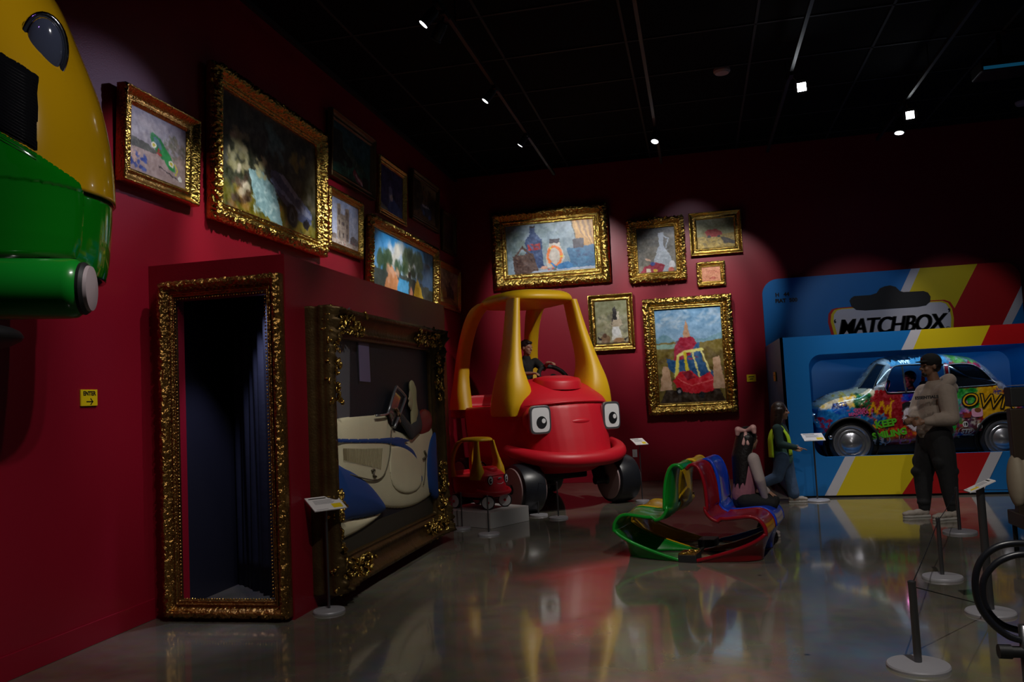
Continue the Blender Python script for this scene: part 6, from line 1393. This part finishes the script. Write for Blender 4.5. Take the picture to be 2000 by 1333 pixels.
# ================================================================== CART CROPPED BY THE RIGHT EDGE
def cart():
    Yc = 4.3; loc = atY(1960, 1290, Yc); loc = Vector((1.66, Yc, 0)); t = thing('wheeled_chair', 'black wheeled chair cropped by the right edge, dark back and beige cushion', 'chair', loc)
    p = lambda x, y, Y=Yc: atY(x, y, Y)-loc
    def arcpts(L, Y): return [p(a, b, Y) for a, b in [(v.x, v.y) for v in spl([Vector((a, b, 0)) for a, b in L], 6)]]
    MB().tube(arcpts([(2080, 1100), (2040, 1070), (1995, 1062), (1950, 1068), (1918, 1092), (1905, 1130), (1910, 1175), (1930, 1210), (1960, 1237), (1990, 1250), (2040, 1252), (2080, 1200), (2090, 1140), (2080, 1100)], Yc), .016, 10).build('hoop', 'tyre', t, True)
    MB().tube(arcpts([(2070, 1110), (2030, 1088), (1990, 1084), (1950, 1098), (1925, 1125), (1919, 1155), (1925, 1185), (1945, 1212), (1975, 1228), (2020, 1232), (2060, 1190), (2075, 1150), (2070, 1110)], Yc+.12), .016, 10).build('hoop', 'tyre', t, True)
    a = p(1999, 1230); MB().cyl((a.x, 0, .0), (a.x, 0, a.z+.02), .022).build('leg', 'gunmetal', t, True)
    MB().cyl(p(1950, 1273), p(1975, 1274), .032).cyl(p(1975, 1274), p(2040, 1276), .026).build('foot_rest', 'black', t, angle=40)
    b = p(1999, 1330); MB().box((a.x+.15, .0, .02), (.5, .3, .035)).build('base', 'blackmetal', t, bevel=.005)
    # back rest and cushion further away
    t2 = thing('dark_chair', 'dark brown chair with beige cushion and black headrest cropped by right edge', 'chair', atZ(2010, 1085))
    L2 = t2.location.copy(); Y2 = L2.y; q = lambda x, y, Y=Y2: atY(x, y, Y)-L2
    def slab(x0, y0, x1, y1, th, m, nm, bev=.01):
        A_, B2 = q(x0, y1), q(x1, y0); MB().bbox((A_.x, -th/2, A_.z), (B2.x, th/2, B2.z)).build(nm, m, t2, bevel=bev)
    slab(1969, 753, 2060, 795, .15, 'black', 'headrest'); slab(1970, 750, 2060, 753.5, .16, 'greycloth', 'headrest_trim', .002)
    slab(1987, 795, 2060, 1010, .1, 'brownleather', 'back'); 
    m = MB(); c = q(1986, 940); m.ell(c, (.075, .12, .24), None, 20).ell(c+Vector((.12, 0, 0)), (.12, .14, .25), None, 20); blob(m, 'cushion', 'beige', t2, .015, 2)
    slab(1985, 1000, 2060, 1030, .4, 'brownleather', 'seat'); 
    for dx, dy in ((.02, -.15), (.02, .15), (.45, -.15), (.45, .15)): MB().cyl((q(1994, 1085).x+dx, dy, 0), (q(1994, 1085).x+dx, dy, q(1990, 1012).z), .02).build('leg', 'blackmetal', t2, True)
cart()

# ================================================================== CEILING TRACKS AND FIXTURES
ZT = 5.5
for x, lab in ((-2.25, 'black lighting track nearest the left wall'), (-.38, 'black lighting track second from the left wall'), (1.38, 'black lighting track above the bench and display'), (3.1, 'black lighting track farthest right')):
    t = thing('lighting_track', lab, 'lighting track', (x, 0, ZT), group='black ceiling lighting tracks')
    MB().bbox((-.02, 1.5, -.02), (.02, 14.3, .03)).build('rail', mat('track_black', (.010, .010, .011), .5), t)
    for yy in (2.2, 5.2, 8.2, 11.2, 14): MB().cyl((0, yy, .03), (0, yy, ZC-ZT), .006, n=8).build('hanger', 'blackmetal', t)
LENS = mat('lit_lamp_lens', (1, 1, 1), .3, emit=((.93, .96, 1), 9)); LENSW = mat('bright_lamp_lens', (1, 1, 1), .3, emit=((.9, .95, 1), 22))
def track_head(pos, aim, label, r=.05, bright=False, square=False):
    """pos is where the lens sits"""
    pos = Vector(pos); d = (Vector(aim)-pos).normalized(); xt = min((-2.25, -.38, 1.38, 3.1), key=lambda v: abs(v-pos.x))
    t = thing('track_spotlight', label, 'spotlight', (xt, pos.y, ZT-.02), group='black track spotlights'); L = t.location.copy(); p = pos-L
    MB().lathe([(r*.75, 0), (r, .03), (r, .17), (r*1.1, .175), (r*1.1, .19), (r*.98, .19)], p-d*.19, d, 24).build('housing', 'blackmetal', t, angle=40)
    MB().lathe([(r*.9, 0), (r*.85, .006), (.001, .01)], p-d*.004, d, 4 if square else 20, cap=False).build('lens', LENSW if bright else LENS, t)
    MB().cyl((0, 0, .0), p-d*.10, .012).box((0, 0, -.015), (.05, .16, .05)).build('arm', 'blackmetal', t)
lab1 = ['left wall track, nearest camera', 'left wall track, second', 'left wall track, third from camera', 'left wall track, deepest']
heads = [((-2.40, 7.55, 5.28), (-4.28, 7.2, 3.2), 'black spotlight on the leftmost track with slanting lens, nearest camera', .055, 0),
         ((-2.36, 7.80, 5.22), (-4.28, 9.0, 3.0), 'black spotlight just below the nearest lamp on the leftmost track', .055, 0),
         ((-2.38, 9.90, 5.32), (-4.28, 9.6, 3.0), 'black spotlight halfway along the leftmost ceiling track', .05, 0),
         ((-2.36, 11.90, 5.33), (-4.28, 12.0, 2.8), 'black spotlight deepest along the leftmost ceiling track', .045, 0),
         ((-.40, 12.30, 5.28), (-1.5, 10.5, .6), 'white lit spotlight above and right of the corner pictures', .06, 0),
         ((1.50, 10.75, 5.30), (.2, 3.0, 1.0), 'brightest square spotlight left of the two glaring ceiling lamps', .085, 1),
         ((3.14, 12.40, 5.28), (1.2, 4.0, .8), 'bright square spotlight to the right above the packaging display', .085, 1),
         ((3.10, 12.90, 5.18), (2.6, 12.2, 1.0), 'thin crescent lit spotlight just below the right bright lamp', .07, 0)]
for i, (a, b, lab, r, br) in enumerate(heads): track_head(a, b, lab, r, bool(br), bool(br))
for (px, py, Zc, w, lab) in ((1410, 143, ZC-.05, .11, 'pale round smoke detector on the black ceiling'), (1997, 205, ZC-.05, .1, 'pale round ceiling sensor cropped at the right edge')):
    p = atZ(px, py, Zc); t = thing('smoke_detector', lab, 'smoke detector', (p.x, p.y, ZC)); MB().lathe([(w, 0), (w, .03), (w*.8, .055), (w*.3, .06)], (0, 0, 0), (0, 0, -1), 28).build('cover', mat('pinkish_grey_plastic', (.42, .33, .32), .5), t, angle=40)
p = atZ(1955, 135, 5.35)
t = thing('projector', 'black ceiling projector with blue strip at upper right', 'projector', (p.x, p.y, ZC)); MB().bbox((-.28, -.2, -.52), (.28, .2, -.36)).build('case', 'blackmetal', t, bevel=.02); MB().bbox((-.26, -.205, -.50), (.26, -.2, -.46)).build('light_strip', mat('blue_strip', (.005, .06, .14), .4, emit=((.02, .25, .5), .12)), t); MB().cyl((0, 0, -.37), (0, 0, 0), .03).lathe([(.1, -.01), (.1, 0)], (0, 0, 0), n=24).build('mount', 'blackmetal', t)
